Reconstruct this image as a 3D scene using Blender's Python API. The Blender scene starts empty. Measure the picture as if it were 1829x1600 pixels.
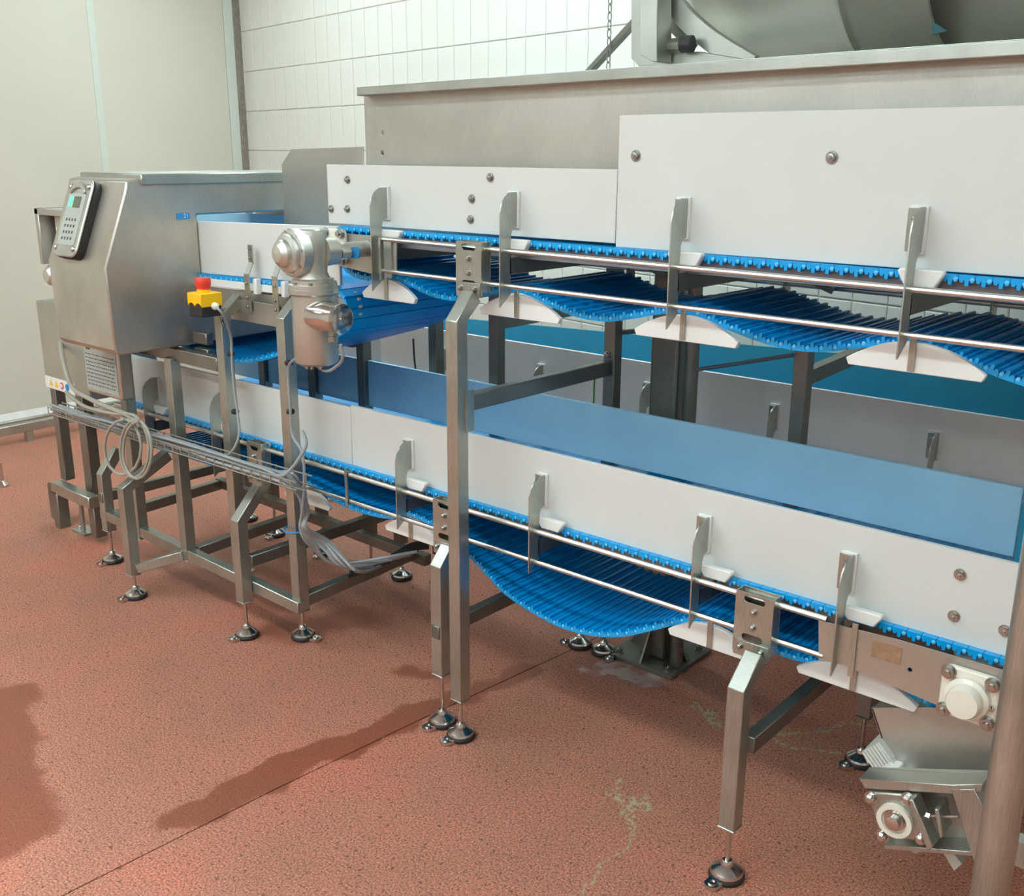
import bpy, bmesh, math, random
from math import sin, cos, pi, radians
from mathutils import Vector, Matrix
random.seed(7)
SC = bpy.context.scene
COL = SC.collection

# ------------------------------------------------------------------ camera
F_PX, YAW, PITCH, ROLL, CAM_H = 1837.9, -0.71059, 0.280045, -0.00402, 1.6
cy_, sy_ = cos(YAW), sin(YAW)
FWD = Vector((sy_*cos(PITCH), cy_*cos(PITCH), -sin(PITCH)))
_r = Vector((cy_, -sy_, 0)); _d = FWD.cross(_r)
RIGHT = _r*cos(ROLL) + _d*sin(ROLL)
DOWN = -_r*sin(ROLL) + _d*cos(ROLL)
CAM = Vector((0, 0, CAM_H))
cam_data = bpy.data.cameras.new('camera')
cam_data.sensor_width = 36.0; cam_data.sensor_fit = 'HORIZONTAL'
cam_data.lens = 36.0*F_PX/1829.0
cam_data.clip_start = 0.05
cam = bpy.data.objects.new('camera', cam_data)
cam.matrix_world = Matrix(((RIGHT.x, -DOWN.x, -FWD.x, 0), (RIGHT.y, -DOWN.y, -FWD.y, 0), (RIGHT.z, -DOWN.z, -FWD.z, CAM_H), (0, 0, 0, 1)))
COL.objects.link(cam); SC.camera = cam

# ------------------------------------------------------------------ world, exposure
SC.view_settings.view_transform = 'Standard'; SC.view_settings.look = 'None'
SC.view_settings.gamma = 1.0; SC.view_settings.use_curve_mapping = False
SC.view_settings.exposure = -0.34
world = bpy.data.worlds.new('world'); SC.world = world; world.use_nodes = True
world.node_tree.nodes['Background'].inputs[0].default_value = (1, 1, 1, 1)
world.node_tree.nodes['Background'].inputs[1].default_value = 0.2
LAMP_POWER = 24.0
LAMPS = [(-5.0, 3.3), (-3.2, 3.1), (-1.5, 2.9), (0.3, 2.8), (-4.6, 0.2), (-2.9, 0.2), (-1.2, 0.2), (.5, 0.2), (-4.2, -1.2), (-2.4, -1.2), (-.6, -1.2)]+[(x, y) for y in (-3.4, -5.4) for x in (-4.6, -2.8, -1.0, .8)]  # rows behind the camera are added for low front fill
CEIL = 3.2

def ray(px, py):
    return RIGHT*((px-914.5)/F_PX) + DOWN*((py-800)/F_PX) + FWD
def at(px, py, X=None, Y=None, Z=None):
    d = ray(px, py)
    t = X/d.x if X is not None else Y/d.y if Y is not None else (Z-CAM_H)/d.z
    return CAM + d*t

# ------------------------------------------------------------------ materials
def nodes(name):
    m = bpy.data.materials.new(name); m.use_nodes = True
    nt = m.node_tree; b = nt.nodes['Principled BSDF']
    return m, nt, b
def N(nt, t, **kw):
    n = nt.nodes.new(t)
    for k, v in kw.items():
        if k.startswith('i_'): n.inputs[k[2:].replace('_', ' ')].default_value = v
        else: setattr(n, k, v)
    return n
def ramp(nt, fac, stops):
    r = nt.nodes.new('ShaderNodeValToRGB'); nt.links.new(fac, r.inputs[0])
    e = r.color_ramp.elements
    while len(e) < len(stops): e.new(0.5)
    for i, (p, c) in enumerate(stops):
        e[i].position = p; e[i].color = (*c, 1) if len(c) == 3 else c
    return r.outputs[0]
def noise(nt, scale, detail=3, stretch=None, rough=.5, coord='Object'):
    tc = nt.nodes.new('ShaderNodeTexCoord'); mp = nt.nodes.new('ShaderNodeMapping')
    nt.links.new(tc.outputs[coord], mp.inputs[0])
    if stretch: mp.inputs['Scale'].default_value = stretch
    n = nt.nodes.new('ShaderNodeTexNoise'); n.inputs['Scale'].default_value = scale
    n.inputs['Detail'].default_value = detail; n.inputs['Roughness'].default_value = rough
    nt.links.new(mp.outputs[0], n.inputs['Vector'])
    return n.outputs['Fac']
def plain(name, c, rough=.5, metal=0, spec=.5, var=0.06, scale=12, bump=0.0, sss=0, coat=0):
    m, nt, b = nodes(name)
    f = noise(nt, scale, 4)
    lo = tuple(max(0, x*(1-var)) for x in c); hi = tuple(min(1, x*(1+var)) for x in c)
    nt.links.new(ramp(nt, f, [(.3, lo), (.7, hi)]), b.inputs['Base Color'])
    b.inputs['Roughness'].default_value = rough; b.inputs['Metallic'].default_value = metal
    b.inputs['Specular IOR Level'].default_value = spec
    if coat: b.inputs['Coat Weight'].default_value = coat
    if sss:
        b.inputs['Subsurface Weight'].default_value = sss; b.inputs['Subsurface Scale'].default_value = .01
    if bump:
        f2 = noise(nt, scale*14, 3); bp = N(nt, 'ShaderNodeBump'); bp.inputs['Strength'].default_value = bump; bp.inputs['Distance'].default_value = .001
        nt.links.new(f2, bp.inputs['Height']); nt.links.new(bp.outputs[0], b.inputs['Normal'])
    return m
def steel(name, c=(.54, .575, .52), rough=.33, stretch=(1, 1, 40), stain=.25, fine=18, streak=.22):
    m, nt, b = nodes(name)
    f = noise(nt, fine, 4, stretch, .6); g = noise(nt, 3.5, 4, None, .6)
    dark = tuple(x*(1-stain) for x in c)
    base = ramp(nt, g, [(.32, dark), (.62, c)])
    mix = N(nt, 'ShaderNodeMix', data_type='RGBA', blend_type='MULTIPLY'); mix.inputs[0].default_value = streak
    nt.links.new(base, mix.inputs[6]); nt.links.new(ramp(nt, f, [(.35, (.66, .62, .58)), (.62, (1, 1, 1))]), mix.inputs[7])
    nt.links.new(mix.outputs[2], b.inputs['Base Color'])
    b.inputs['Metallic'].default_value = .86
    r = N(nt, 'ShaderNodeMapRange'); r.inputs['To Min'].default_value = rough-.08; r.inputs['To Max'].default_value = rough+.12
    nt.links.new(f, r.inputs[0]); nt.links.new(r.outputs[0], b.inputs['Roughness'])
    bp = N(nt, 'ShaderNodeBump'); bp.inputs['Strength'].default_value = .25; bp.inputs['Distance'].default_value = .0004
    nt.links.new(f, bp.inputs['Height']); nt.links.new(bp.outputs[0], b.inputs['Normal'])
    return m
def glow(name, c, s):
    m, nt, b = nodes(name)
    b.inputs['Base Color'].default_value = (*c, 1); b.inputs['Emission Color'].default_value = (*c, 1); b.inputs['Emission Strength'].default_value = s
    return m
M = {}
M['steel'] = steel('brushed_steel_vertical', stretch=(40, 40, 1.5), streak=.6)
M['steel_x'] = steel('brushed_steel_long', stretch=(1.5, 40, 40))
M['drum'] = steel('drum_steel', (.60, .62, .56), .44, (3, 30, 30), .12)
M['steel_sheet'] = steel('sheet_steel', (.56, .555, .50), .42, (30, 30, 2), .18)
M['steel_case'] = steel('case_steel', (.60, .57, .50), .36, (26, 26, 2), .25)
M['steel_rod'] = plain('rod_steel', (.72, .73, .68), .30, 1, var=.05, scale=8)
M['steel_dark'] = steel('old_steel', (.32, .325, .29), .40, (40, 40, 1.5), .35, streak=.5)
M['cast'] = plain('cast_steel', (.56, .57, .52), .40, .88, var=.15, scale=9, bump=.4)
M['chrome'] = plain('polished_foot', (.62, .60, .57), .16, 1, var=.1)
M['bolt'] = plain('bolt_steel', (.42, .43, .40), .28, 1, var=.15, scale=40)
M['white'] = plain('white_board_plastic', (.66, .685, .655), .42, var=.025, scale=5, sss=.15)
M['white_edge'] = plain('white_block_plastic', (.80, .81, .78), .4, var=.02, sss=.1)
M['bed_grey'] = plain('grey_bed_plastic', (.20, .21, .23), .5)
M['lifted_white'] = plain('white_board_light_lifted', (.90, .91, .89), .42, var=.02)  # board white lightened in the colour to make up for missing front light
M['cream'] = plain('cream_paint', (.80, .77, .66), .35, var=.04, coat=.3)
M['bounce_blue'] = plain('board_with_blue_bounce', (.44, .72, .83), .5, var=.05, scale=6)  # blue light bounced off the belts is put into this board colour
M['teal'] = plain('board_with_teal_bounce', (.035, .31, .40), .5, var=.06, scale=6)  # deeper blue belt bounce painted into the rear board colour
M['dark_teal'] = plain('dark_teal_plastic', (.01, .09, .11), .5)
M['blue'] = plain('blue_belt_plastic', (.0, .36, .80), .3, var=.08, scale=20, spec=.6)
M['blue_pin'] = plain('blue_pin_plastic', (.12, .56, .92), .25, var=.05, spec=.6)
M['black'] = plain('black_rubber', (.02, .02, .02), .55)
M['dark'] = plain('dark_slot', (.03, .03, .03), .6)
M['grey_plastic'] = plain('grey_sprocket_plastic', (.30, .33, .35), .5)
M['cable'] = plain('grey_cable_sheath', (.31, .33, .34), .45)
M['cable_beige'] = plain('beige_cable_sheath', (.36, .345, .28), .5)
M['cable_dark'] = plain('dark_cable_sheath', (.05, .05, .055), .5)
M['green'] = plain('green_cable_sheath', (.10, .32, .03), .5)
M['yellow'] = plain('yellow_plastic', (.90, .52, .0), .4, var=.04)
M['red'] = plain('red_plastic', (.75, .05, .03), .4, var=.04)
M['blue_print'] = plain('blue_print', (.02, .25, .6), .5)
M['blue_tie'] = plain('blue_tie_plastic', (.02, .22, .5), .4)
M['paper'] = plain('grey_label_paper', (.40, .43, .40), .6, var=.08, scale=60)
M['print'] = plain('dark_print', (.10, .11, .10), .7)
M['grey_white'] = plain('grey_white_belt_plastic', (.62, .63, .58), .5, var=.08)
M['rust'] = plain('brown_tape_residue', (.33, .19, .11), .7, var=.25, scale=60)
M['green_led'] = glow('green_indicator', (.05, .9, .35), 2.5)
M['screen'] = plain('display_glass', (.12, .13, .09), .15)
M['key'] = plain('panel_face', (.42, .45, .41), .4)
M['lamp'] = glow('lamp_diffuser', (.85, 1.0, 1.03), LAMP_POWER)
M['lamp_body'] = plain('lamp_body', (.8, .8, .78), .5)
M['ceiling'] = plain('ceiling_panel', (.55, .56, .54), .7)
M['wall_white'] = plain('white_painted_wall', (.92, .94, .92), .6, var=.02)
M['wall_cream'] = plain('cream_panel_wall', (.68, .655, .555), .45, var=.03, scale=1.2)
M['wall_seam'] = plain('pale_green_seam', (.66, .72, .64), .45, var=.03)
M['trim_brown'] = plain('grey_brown_trim', (.27, .235, .20), .7, var=.2, scale=40)
M['tile'] = plain('white_glazed_tile', (.76, .77, .70), .22, var=.025, scale=2.5, spec=.5)
M['grout'] = plain('pale_grout', (.62, .61, .56), .8)
M['skirt'] = plain('white_skirting', (.72, .72, .68), .5)
M['crumb'] = plain('pale_crumb', (.62, .55, .45), .8)

def floor_material():
    m, nt, b = nodes('terracotta_resin_floor'); L = nt.links
    geo = N(nt, 'ShaderNodeNewGeometry')
    pos = geo.outputs['Position']
    def nz(s, d=3, r=.5):
        n = N(nt, 'ShaderNodeTexNoise'); n.inputs['Scale'].default_value = s; n.inputs['Detail'].default_value = d; n.inputs['Roughness'].default_value = r
        L.new(pos, n.inputs['Vector']); return n.outputs['Fac']
    def mth(op, a, c=None, clamp=False):
        n = N(nt, 'ShaderNodeMath', operation=op); n.use_clamp = clamp
        for i, v in enumerate((a, c)):
            if v is None: continue
            if isinstance(v, (int, float)): n.inputs[i].default_value = v
            else: L.new(v, n.inputs[i])
        return n.outputs[0]
    def mixc(f, a, c, mode='MIX'):
        n = N(nt, 'ShaderNodeMix', data_type='RGBA', blend_type=mode)
        if isinstance(f, (int, float)): n.inputs[0].default_value = f
        else: L.new(f, n.inputs[0])
        for i, v in ((6, a), (7, c)):
            if isinstance(v, tuple): n.inputs[i].default_value = (*v, 1)
            else: L.new(v, n.inputs[i])
        return n.outputs[2]
    base = ramp(nt, nz(2.2, 5, .6), [(.30, (.40, .175, .115)), (.50, (.47, .195, .13)), (.68, (.55, .19, .125))])
    speck = nz(190, 2, .65)
    base = mixc(.8, base, ramp(nt, speck, [(.36, (.30, .24, .21)), (.47, (.88, .88, .88)), (.60, (1.25, 1.25, 1.2)), (.70, (2.0, 2.0, 1.8))]), 'MULTIPLY')
    pits = ramp(nt, nz(80, 2, .5), [(.0, (1, 1, 1)), (.31, (1, 1, 1)), (.37, (0, 0, 0)), (1, (0, 0, 0))])
    base = mixc(mth('MULTIPLY', pits, .8), base, (.10, .05, .035))
    # distance to a segment, wobbled by noise
    wob = N(nt, 'ShaderNodeTexNoise'); wob.inputs['Scale'].default_value = 7; wob.inputs['Detail'].default_value = 4
    L.new(pos, wob.inputs['Vector'])
    wv = N(nt, 'ShaderNodeVectorMath', operation='MULTIPLY_ADD'); L.new(wob.outputs['Color'], wv.inputs[0]); wv.inputs[1].default_value = (.20, .20, 0)
    addp = N(nt, 'ShaderNodeVectorMath', operation='ADD'); L.new(pos, addp.inputs[0]); addp.inputs[1].default_value = (-.10, -.10, 0)
    L.new(addp.outputs[0], wv.inputs[2]); wp = wv.outputs[0]
    def seg(p, q, src):
        p = Vector((*p, 0)); q = Vector((*q, 0)); d = q-p
        s = N(nt, 'ShaderNodeVectorMath', operation='SUBTRACT'); L.new(src, s.inputs[0]); s.inputs[1].default_value = p
        dt = N(nt, 'ShaderNodeVectorMath', operation='DOT_PRODUCT'); L.new(s.outputs[0], dt.inputs[0]); dt.inputs[1].default_value = d/d.length_squared
        t = mth('ADD', dt.outputs['Value'], 0., True)
        sc = N(nt, 'ShaderNodeVectorMath', operation='SCALE'); sc.inputs[0].default_value = d; L.new(t, sc.inputs['Scale'])
        df = N(nt, 'ShaderNodeVectorMath', operation='SUBTRACT'); L.new(s.outputs[0], df.inputs[0]); L.new(sc.outputs[0], df.inputs[1])
        ln = N(nt, 'ShaderNodeVectorMath', operation='LENGTH'); L.new(df.outputs[0], ln.inputs[0])
        return ln.outputs['Value']
    def blob(d, r, soft):
        mr = N(nt, 'ShaderNodeMapRange', interpolation_type='SMOOTHSTEP'); L.new(d, mr.inputs[0])
        mr.inputs['From Min'].default_value = r; mr.inputs['From Max'].default_value = r-soft
        mr.inputs['To Min'].default_value = 0; mr.inputs['To Max'].default_value = 1
        return mr.outputs[0]
    wet = None
    for p, q, r, s in (((-2.07, 1.12), (-1.985, 1.85), .065, .02), ((-1.98, 1.8), (-1.9, 2.3), .06, .03), ((-2.98, 1.02), (-2.40, .80), .18, .04),
                       ((-2.72, 1.95), (-2.6, 2.2), .13, .08), ((-4.1, 2.0), (-3.7, 2.05), .10, .09), ((-2.2, 2.05), (-2.05, 2.1), .07, .05), ((-3.4, 2.0), (-2.9, 2.1), .12, .10)):
        k = blob(seg(p, q, wp), r, s)
        wet = k if wet is None else mth('MAXIMUM', wet, k)
    base = mixc(mth('MULTIPLY', wet, .72), base, (.22, .055, .024))
    gr = None
    for p, q, r in (((-1.33, 1.99), (-1.31, 1.93), .010), ((-1.31, 1.93), (-1.235, 1.945), .018), ((-1.235, 1.945), (-1.195, 1.83), .018), ((-1.195, 1.83), (-1.14, 1.52), .007),
                    ((-1.37, 2.46), (-1.28, 2.40), .03), ((-1.28, 2.40), (-.95, 2.70), .012), ((-1.20, 2.43), (-.9, 2.50), .010)):
        k = blob(seg(p, q, wp), r+.004, .012)
        gr = k if gr is None else mth('MAXIMUM', gr, k)
    gn = ramp(nt, nz(70, 3), [(.47, (0, 0, 0)), (.54, (1, 1, 1))])
    base = mixc(mth('MULTIPLY', mth('MULTIPLY', gr, gn), .9), base, (.42, .40, .24))
    wh = mth('SUBTRACT', blob(seg((-1.72, 2.47), (-1.60, 2.50), wp), .075, .015), 0)
    wn = ramp(nt, nz(14, 3), [(.42, (.15, .15, .15)), (.55, (1, 1, 1))])
    base = mixc(mth('MULTIPLY', mth('MULTIPLY', wh, wn), .75), base, (.62, .50, .46))
    L.new(base, b.inputs['Base Color'])
    rg = mth('SUBTRACT', .62, mth('MULTIPLY', wet, .22)); L.new(rg, b.inputs['Roughness'])
    bp = N(nt, 'ShaderNodeBump'); bp.inputs['Strength'].default_value = .5; bp.inputs['Distance'].default_value = .0015
    L.new(speck, bp.inputs['Height']); L.new(bp.outputs[0], b.inputs['Normal'])
    return m
M['floor'] = floor_material()

# ------------------------------------------------------------------ mesh helpers
WL = {}   # world location of every object by name
class MB:
    def __init__(s): s.v = []; s.f = []; s.mi = []; s.cur = 0
    def add(s, vs, fs):
        o = len(s.v); s.v += [Vector(v) for v in vs]; s.f += [tuple(i+o for i in f) for f in fs]; s.mi += [s.cur]*len(fs); return s
    def box(s, a, b):
        x0, x1 = sorted((a[0], b[0])); y0, y1 = sorted((a[1], b[1])); z0, z1 = sorted((a[2], b[2]))
        return s.add([(x0,y0,z0),(x1,y0,z0),(x1,y1,z0),(x0,y1,z0),(x0,y0,z1),(x1,y0,z1),(x1,y1,z1),(x0,y1,z1)],
                     [(3,2,1,0),(4,5,6,7),(0,1,5,4),(1,2,6,5),(2,3,7,6),(3,0,4,7)])
    def prism(s, pts, y0, y1, axis='Y'):
        n = len(pts)
        a = sum(pts[i][0]*pts[(i+1) % n][1]-pts[(i+1) % n][0]*pts[i][1] for i in range(n))
        if a < 0: pts = pts[::-1]
        if axis == 'Y': V = [(p[0], y0, p[1]) for p in pts]+[(p[0], y1, p[1]) for p in pts]; flip = False
        elif axis == 'X': V = [(y0, p[0], p[1]) for p in pts]+[(y1, p[0], p[1]) for p in pts]; flip = True
        else: V = [(p[0], p[1], y0) for p in pts]+[(p[0], p[1], y1) for p in pts]; flip = True
        Fs = [tuple(range(n)), tuple(range(2*n-1, n-1, -1))]+[(i, i+n, (i+1) % n+n, (i+1) % n) for i in range(n)]
        if (y1 < y0): flip = not flip
        if flip: Fs = [f[::-1] for f in Fs]
        return s.add(V, Fs)
    def tube(s, path, r, n=10, closed=False, sq=False, up=None, cap=True):
        P = [Vector(p) for p in path]; k = len(P); rings = []
        up = Vector(up) if up else None
        prev = None
        for i, p in enumerate(P):
            if closed: t = (P[(i+1) % k]-P[i-1])
            else: t = (P[min(i+1, k-1)]-P[max(i-1, 0)])
            t.normalize()
            scale = 1
            if not closed and 0 < i < k-1:
                a = (P[i]-P[i-1]).normalized(); c = max(.3, a.dot(t)); scale = 1/c
            if up: u = up
            elif prev is not None: u = prev
            else: u = Vector((0, 0, 1)) if abs(t.z) < .9 else Vector((0, 1, 0))
            if abs(t.dot(u)) > .98: u = Vector((0, -1, 0))
            x = t.cross(u).normalized(); z = x.cross(t).normalized(); prev = z
            rr = r[i] if isinstance(r, (list, tuple)) and not sq else r
            if sq:
                w, h = r
                rings.append([p+x*(dx*w/2)+z*(dz*h/2*scale) for dx, dz in ((-1,-1),(1,-1),(1,1),(-1,1))]); n = 4
            else:
                rings.append([p+x*cos(2*pi*j/n)*rr+z*sin(2*pi*j/n)*rr for j in range(n)])
        V = [q for rg in rings for q in rg]; Fs = []
        m = k if closed else k-1
        for i in range(m):
            for j in range(n):
                a = i*n+j; b = i*n+(j+1) % n; c = ((i+1) % k)*n+(j+1) % n; d = ((i+1) % k)*n+j
                Fs.append((a, b, c, d))
        if not closed and cap: Fs += [tuple(range(n-1, -1, -1)), tuple(range((k-1)*n, k*n))]
        return s.add(V, Fs)
    def sqbar(s, a, b, w, h=None, up=(0, 0, 1)):
        return s.tube([a, b], (w, h or w), sq=True, up=up)
    def lathe(s, o, axis, prof, n=24, up=None):
        o = Vector(o); ax = Vector(axis).normalized()
        u = ax.orthogonal().normalized(); w = ax.cross(u)
        V = []; Fs = []
        for (r, h) in prof: V += [o+ax*h+u*cos(2*pi*j/n)*max(r, 1e-5)+w*sin(2*pi*j/n)*max(r, 1e-5) for j in range(n)]
        for i in range(len(prof)-1):
            for j in range(n): Fs.append((i*n+j, i*n+(j+1) % n, (i+1)*n+(j+1) % n, (i+1)*n+j))
        Fs += [tuple(range(n-1, -1, -1)), tuple(range((len(prof)-1)*n, len(prof)*n))]
        return s.add(V, Fs)
    def xf(s, mat, start=0):
        for i in range(start, len(s.v)): s.v[i] = mat @ s.v[i]
        return s
    def build(s, name, mat, parent=None, bevel=0, smooth=30, seg=1, origin=None):
        c = Vector(origin) if origin is not None else sum((v for v in s.v), Vector())/len(s.v)
        me = bpy.data.meshes.new(name)
        me.from_pydata([v-c for v in s.v], [], s.f)
        mats = mat if isinstance(mat, (list, tuple)) else [mat]
        for m in mats: me.materials.append(M[m])
        if len(mats) > 1: me.polygons.foreach_set('material_index', s.mi)
        if smooth:
            me.polygons.foreach_set('use_smooth', [True]*len(me.polygons)); me.set_sharp_from_angle(angle=radians(smooth))
        me.update()
        o = bpy.data.objects.new(name, me); return link(o, c, parent, bevel, seg)
def link(o, c, parent=None, bevel=0, seg=1):
    COL.objects.link(o); o.location = c
    if parent is not None:
        o.parent = parent; o.matrix_parent_inverse = Matrix.Translation(-WL[parent.name])
    WL[o.name] = Vector(c)
    if bevel:
        b = o.modifiers.new('bevel', 'BEVEL'); b.width = bevel; b.segments = seg; b.limit_method = 'ANGLE'; b.angle_limit = radians(40)
    return o
def plate(name, mat, outline, holes, t, plane='XZ', pos=0.0, parent=None, bevel=0, res=1):
    """flat plate with holes, cut from a filled 2D curve; plane XZ at Y=pos (thickness towards +Y) or YZ at X=pos (towards +X)"""
    cu = bpy.data.curves.new('c', 'CURVE'); cu.dimensions = '2D'; cu.fill_mode = 'BOTH'; cu.extrude = t/2
    for loop in [outline]+holes:
        sp = cu.splines.new('POLY'); sp.points.add(len(loop)-1)
        for i, p in enumerate(loop): sp.points[i].co = (p[0], p[1], 0, 1)
        sp.use_cyclic_u = True
    tmp = bpy.data.objects.new('tmp', cu); COL.objects.link(tmp)
    dg = bpy.context.evaluated_depsgraph_get()
    me = bpy.data.meshes.new_from_object(tmp.evaluated_get(dg)); bpy.data.objects.remove(tmp)
    vs = []
    for v in me.vertices:
        a, b, c = v.co
        vs.append(Vector((a, pos+t/2+c, b)) if plane == 'XZ' else Vector((pos+t/2+c, a, b)))
    mb = MB(); mb.add(vs, [tuple(p.vertices) for p in me.polygons])
    bm = bmesh.new(); tm = bpy.data.meshes.new('t'); tm.from_pydata(mb.v, [], mb.f); bm.from_mesh(tm)
    bmesh.ops.remove_doubles(bm, verts=bm.verts, dist=1e-5); bmesh.ops.recalc_face_normals(bm, faces=bm.faces); bm.to_mesh(tm); bm.free()
    mb = MB(); mb.add([v.co.copy() for v in tm.vertices], [tuple(p.vertices) for p in tm.polygons])
    return mb.build(name, mat, parent, bevel=bevel)
def rrect(cx, cz, w, h, r, n=4):
    out = []
    for (sx, sz, a0) in ((1, 1, 0), (-1, 1, 90), (-1, -1, 180), (1, -1, 270)):
        for i in range(n+1):
            a = radians(a0+90*i/n); out.append((cx+sx*(w/2-r)+r*cos(a), cz+sz*(h/2-r)+r*sin(a)))
    return out
def thing(name, loc, label, cat, group=None):
    o = bpy.data.objects.new(name, None); COL.objects.link(o); o.empty_display_size = .05
    o.location = loc; WL[o.name] = Vector(loc); o['label'] = label; o['category'] = cat
    if group: o['group'] = group
    return o
def tag(o, label, cat, group=None):
    o['label'] = label; o['category'] = cat
    if group: o['group'] = group
    return o
def inst(src, name, loc, parent=None, rot=None):
    o = bpy.data.objects.new(name, src.data if hasattr(src, 'data') else src)
    link(o, loc, parent)
    if rot is not None: o.rotation_euler = rot
    return o
def struct(o): o['kind'] = 'structure'; return o
def arc_pts(c, r, a0, a1, n): return [(c[0]+r*cos(radians(a0+(a1-a0)*i/n)), c[1]+r*sin(radians(a0+(a1-a0)*i/n))) for i in range(n+1)]
def spline(P, n=8):
    P = [Vector(p) for p in P]; out = []
    for i in range(len(P)-1):
        p0 = P[max(i-1, 0)]; p1 = P[i]; p2 = P[i+1]; p3 = P[min(i+2, len(P)-1)]
        for k in range(n):
            t = k/n
            out.append(.5*((2*p1)+(p2-p0)*t+(2*p0-5*p1+4*p2-p3)*t*t+(3*p1-p0-3*p2+p3)*t**3))
    out.append(P[-1]); return out

# ================================================================== SETTING
BX, BY, TH = -6.35, 4.51, radians(-10.0)          # corner of the left and tiled walls, direction of the tiled wall
WD = Vector((cos(TH), sin(TH), 0)); WN = Vector((sin(TH), -cos(TH), 0))  # along / out of the tiled wall into the room
fl = struct(MB().box((-6.6, -9.0, -.06), (3.2, 5.0, -.012)).build('floor', 'dark'))
J = [(-2.09, -9.0), (-2.018, .81), (-1.987, 1.383), (-1.951, 1.835), (-1.888, 2.471), (-1.70, 4.8)]
g = .0022
MB().prism([(-6.55, -9.0)]+[(x-g, y) for x, y in J]+[(-6.55, 4.8)], -.012, 0, 'Z').build('floor_slab', 'floor', fl)
MB().prism([(x+g, y) for x, y in J]+[(3.2, 4.8), (3.2, -9.0)], -.012, 0, 'Z').build('floor_slab', 'floor', fl)
struct(MB().box((-6.6, -9.0, CEIL), (3.2, 5.2, CEIL+.1)).build('ceiling', 'ceiling'))
wl = struct(MB().box((-6.5, -9.0, 0), (-6.372, 4.9, CEIL)).build('wall_left', 'wall_cream'))
ys = [-9.0, -2.5, -1.3, -.1, 1.1, 2.28, 3.43, 4.38]
for i in range(len(ys)-1):
    MB().box((-6.375, ys[i]+.002, .045), (-6.352, ys[i+1]-.002, CEIL)).build('wall_panel', 'wall_cream', wl, bevel=.002)
    if i: MB().box((-6.353, ys[i]-.022, .045), (-6.348, ys[i]+.022, CEIL)).build('seam_strip', 'wall_seam', wl)
struct(MB().box((-6.375, 4.38, .03), (-6.345, 4.452, CEIL)).build('trim_1', 'wall_seam', None, bevel=.002))
struct(MB().box((-6.375, 4.452, .03), (-6.335, 4.506, CEIL)).build('trim_2', 'trim_brown', None, bevel=.003))
struct(MB().prism([(-6.375, 0), (-6.31, 0), (-6.325, .02), (-6.345, .035), (-6.352, .045), (-6.375, .045)], -9.0, 4.45).build('baseboard_left', 'skirt'))
struct(MB().box((-6.6, -9.2, 0), (3.2, -9.0, CEIL)).build('wall_front', 'wall_white'))
struct(MB().box((3.2, -9.2, 0), (3.4, 5.0, CEIL)).build('wall_right', 'wall_cream'))
def wb(u, d, z): return Vector((BX, BY, z)) + WD*u + WN*d
def wbox(mb, u0, u1, d0, d1, z0, z1):
    return mb.add([wb(u, d, z) for z in (z0, z1) for (u, d) in ((u0, d0), (u1, d0), (u1, d1), (u0, d1))],
                  [(0,1,2,3),(7,6,5,4),(0,4,5,1),(1,5,6,2),(2,6,7,3),(3,7,4,0)])
wback = struct(wbox(MB(), -.1, 9.9, -.15, -.003, 0, CEIL).build('wall_back', 'grout'))
TW, THT, TJ = .1435, .2595, .0035
UO = .035
# one tile mesh with a soft edge, shared
def tile_mb(u0, u1, z0, z1, mb=None):
    mb = mb or MB()
    e = .004; o = len(mb.v)
    vs = [wb(u, -.003, z) for (u, z) in ((u0, z0), (u1, z0), (u1, z1), (u0, z1))]+[wb(u, .003, z) for (u, z) in ((u0, z0), (u1, z0), (u1, z1), (u0, z1))]+[wb(u, .005, z) for (u, z) in ((u0+e, z0+e), (u1-e, z0+e), (u1-e, z1-e), (u0+e, z1-e))]
    mb.add(vs, [(0,1,5,4),(1,2,6,5),(2,3,7,6),(3,0,4,7),(4,5,9,8),(5,6,10,9),(6,7,11,10),(7,4,8,11),(8,9,10,11)])
    return mb
Z0 = 1.602-THT*6
t0 = None; rest = MB()
for r in range(0, 15):
    z0 = Z0+r*THT+TJ/2; z1 = z0+THT-TJ
    if z1 > CEIL: break
    for c in range(-1, 66):
        u0 = UO+c*TW+TJ/2; u1 = u0+TW-TJ
        if c == -1: u0 = .012
        if 5 <= r <= 10 and 0 <= c < 44 and not (r == 5 and c > 36):
            if t0 is None:
                t0 = tile_mb(u0, u1, z0, z1).build('tile', 'tile', wback, smooth=0); c0 = t0.location.copy(); u00, z00 = u0, z0
            else:
                inst(t0, 'tile', c0+WD*(u0-u00)+Vector((0, 0, z0-z00)), wback)
        else: tile_mb(u0, u1, max(z0, .02), z1, rest)
rest = rest.build('distant_tiles', 'tile', wback, smooth=0); rest['kind'] = 'stuff'
for i, (x, y) in enumerate(LAMPS):
    t = thing('ceiling_and_fill_lamp', (x, y, CEIL), 'long white fluorescent ceiling lamp, out of view, in rows extended to add front fill', 'lamp', 'ceiling lamps')
    MB().box((x-.75, y-.17, CEIL-.07), (x+.75, y+.17, CEIL-.001)).build('lamp_housing', 'lamp_body', t)
    MB().box((x-.72, y-.14, CEIL-.085), (x+.72, y+.14, CEIL-.071)).build('diffuser', 'lamp', t)

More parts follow.
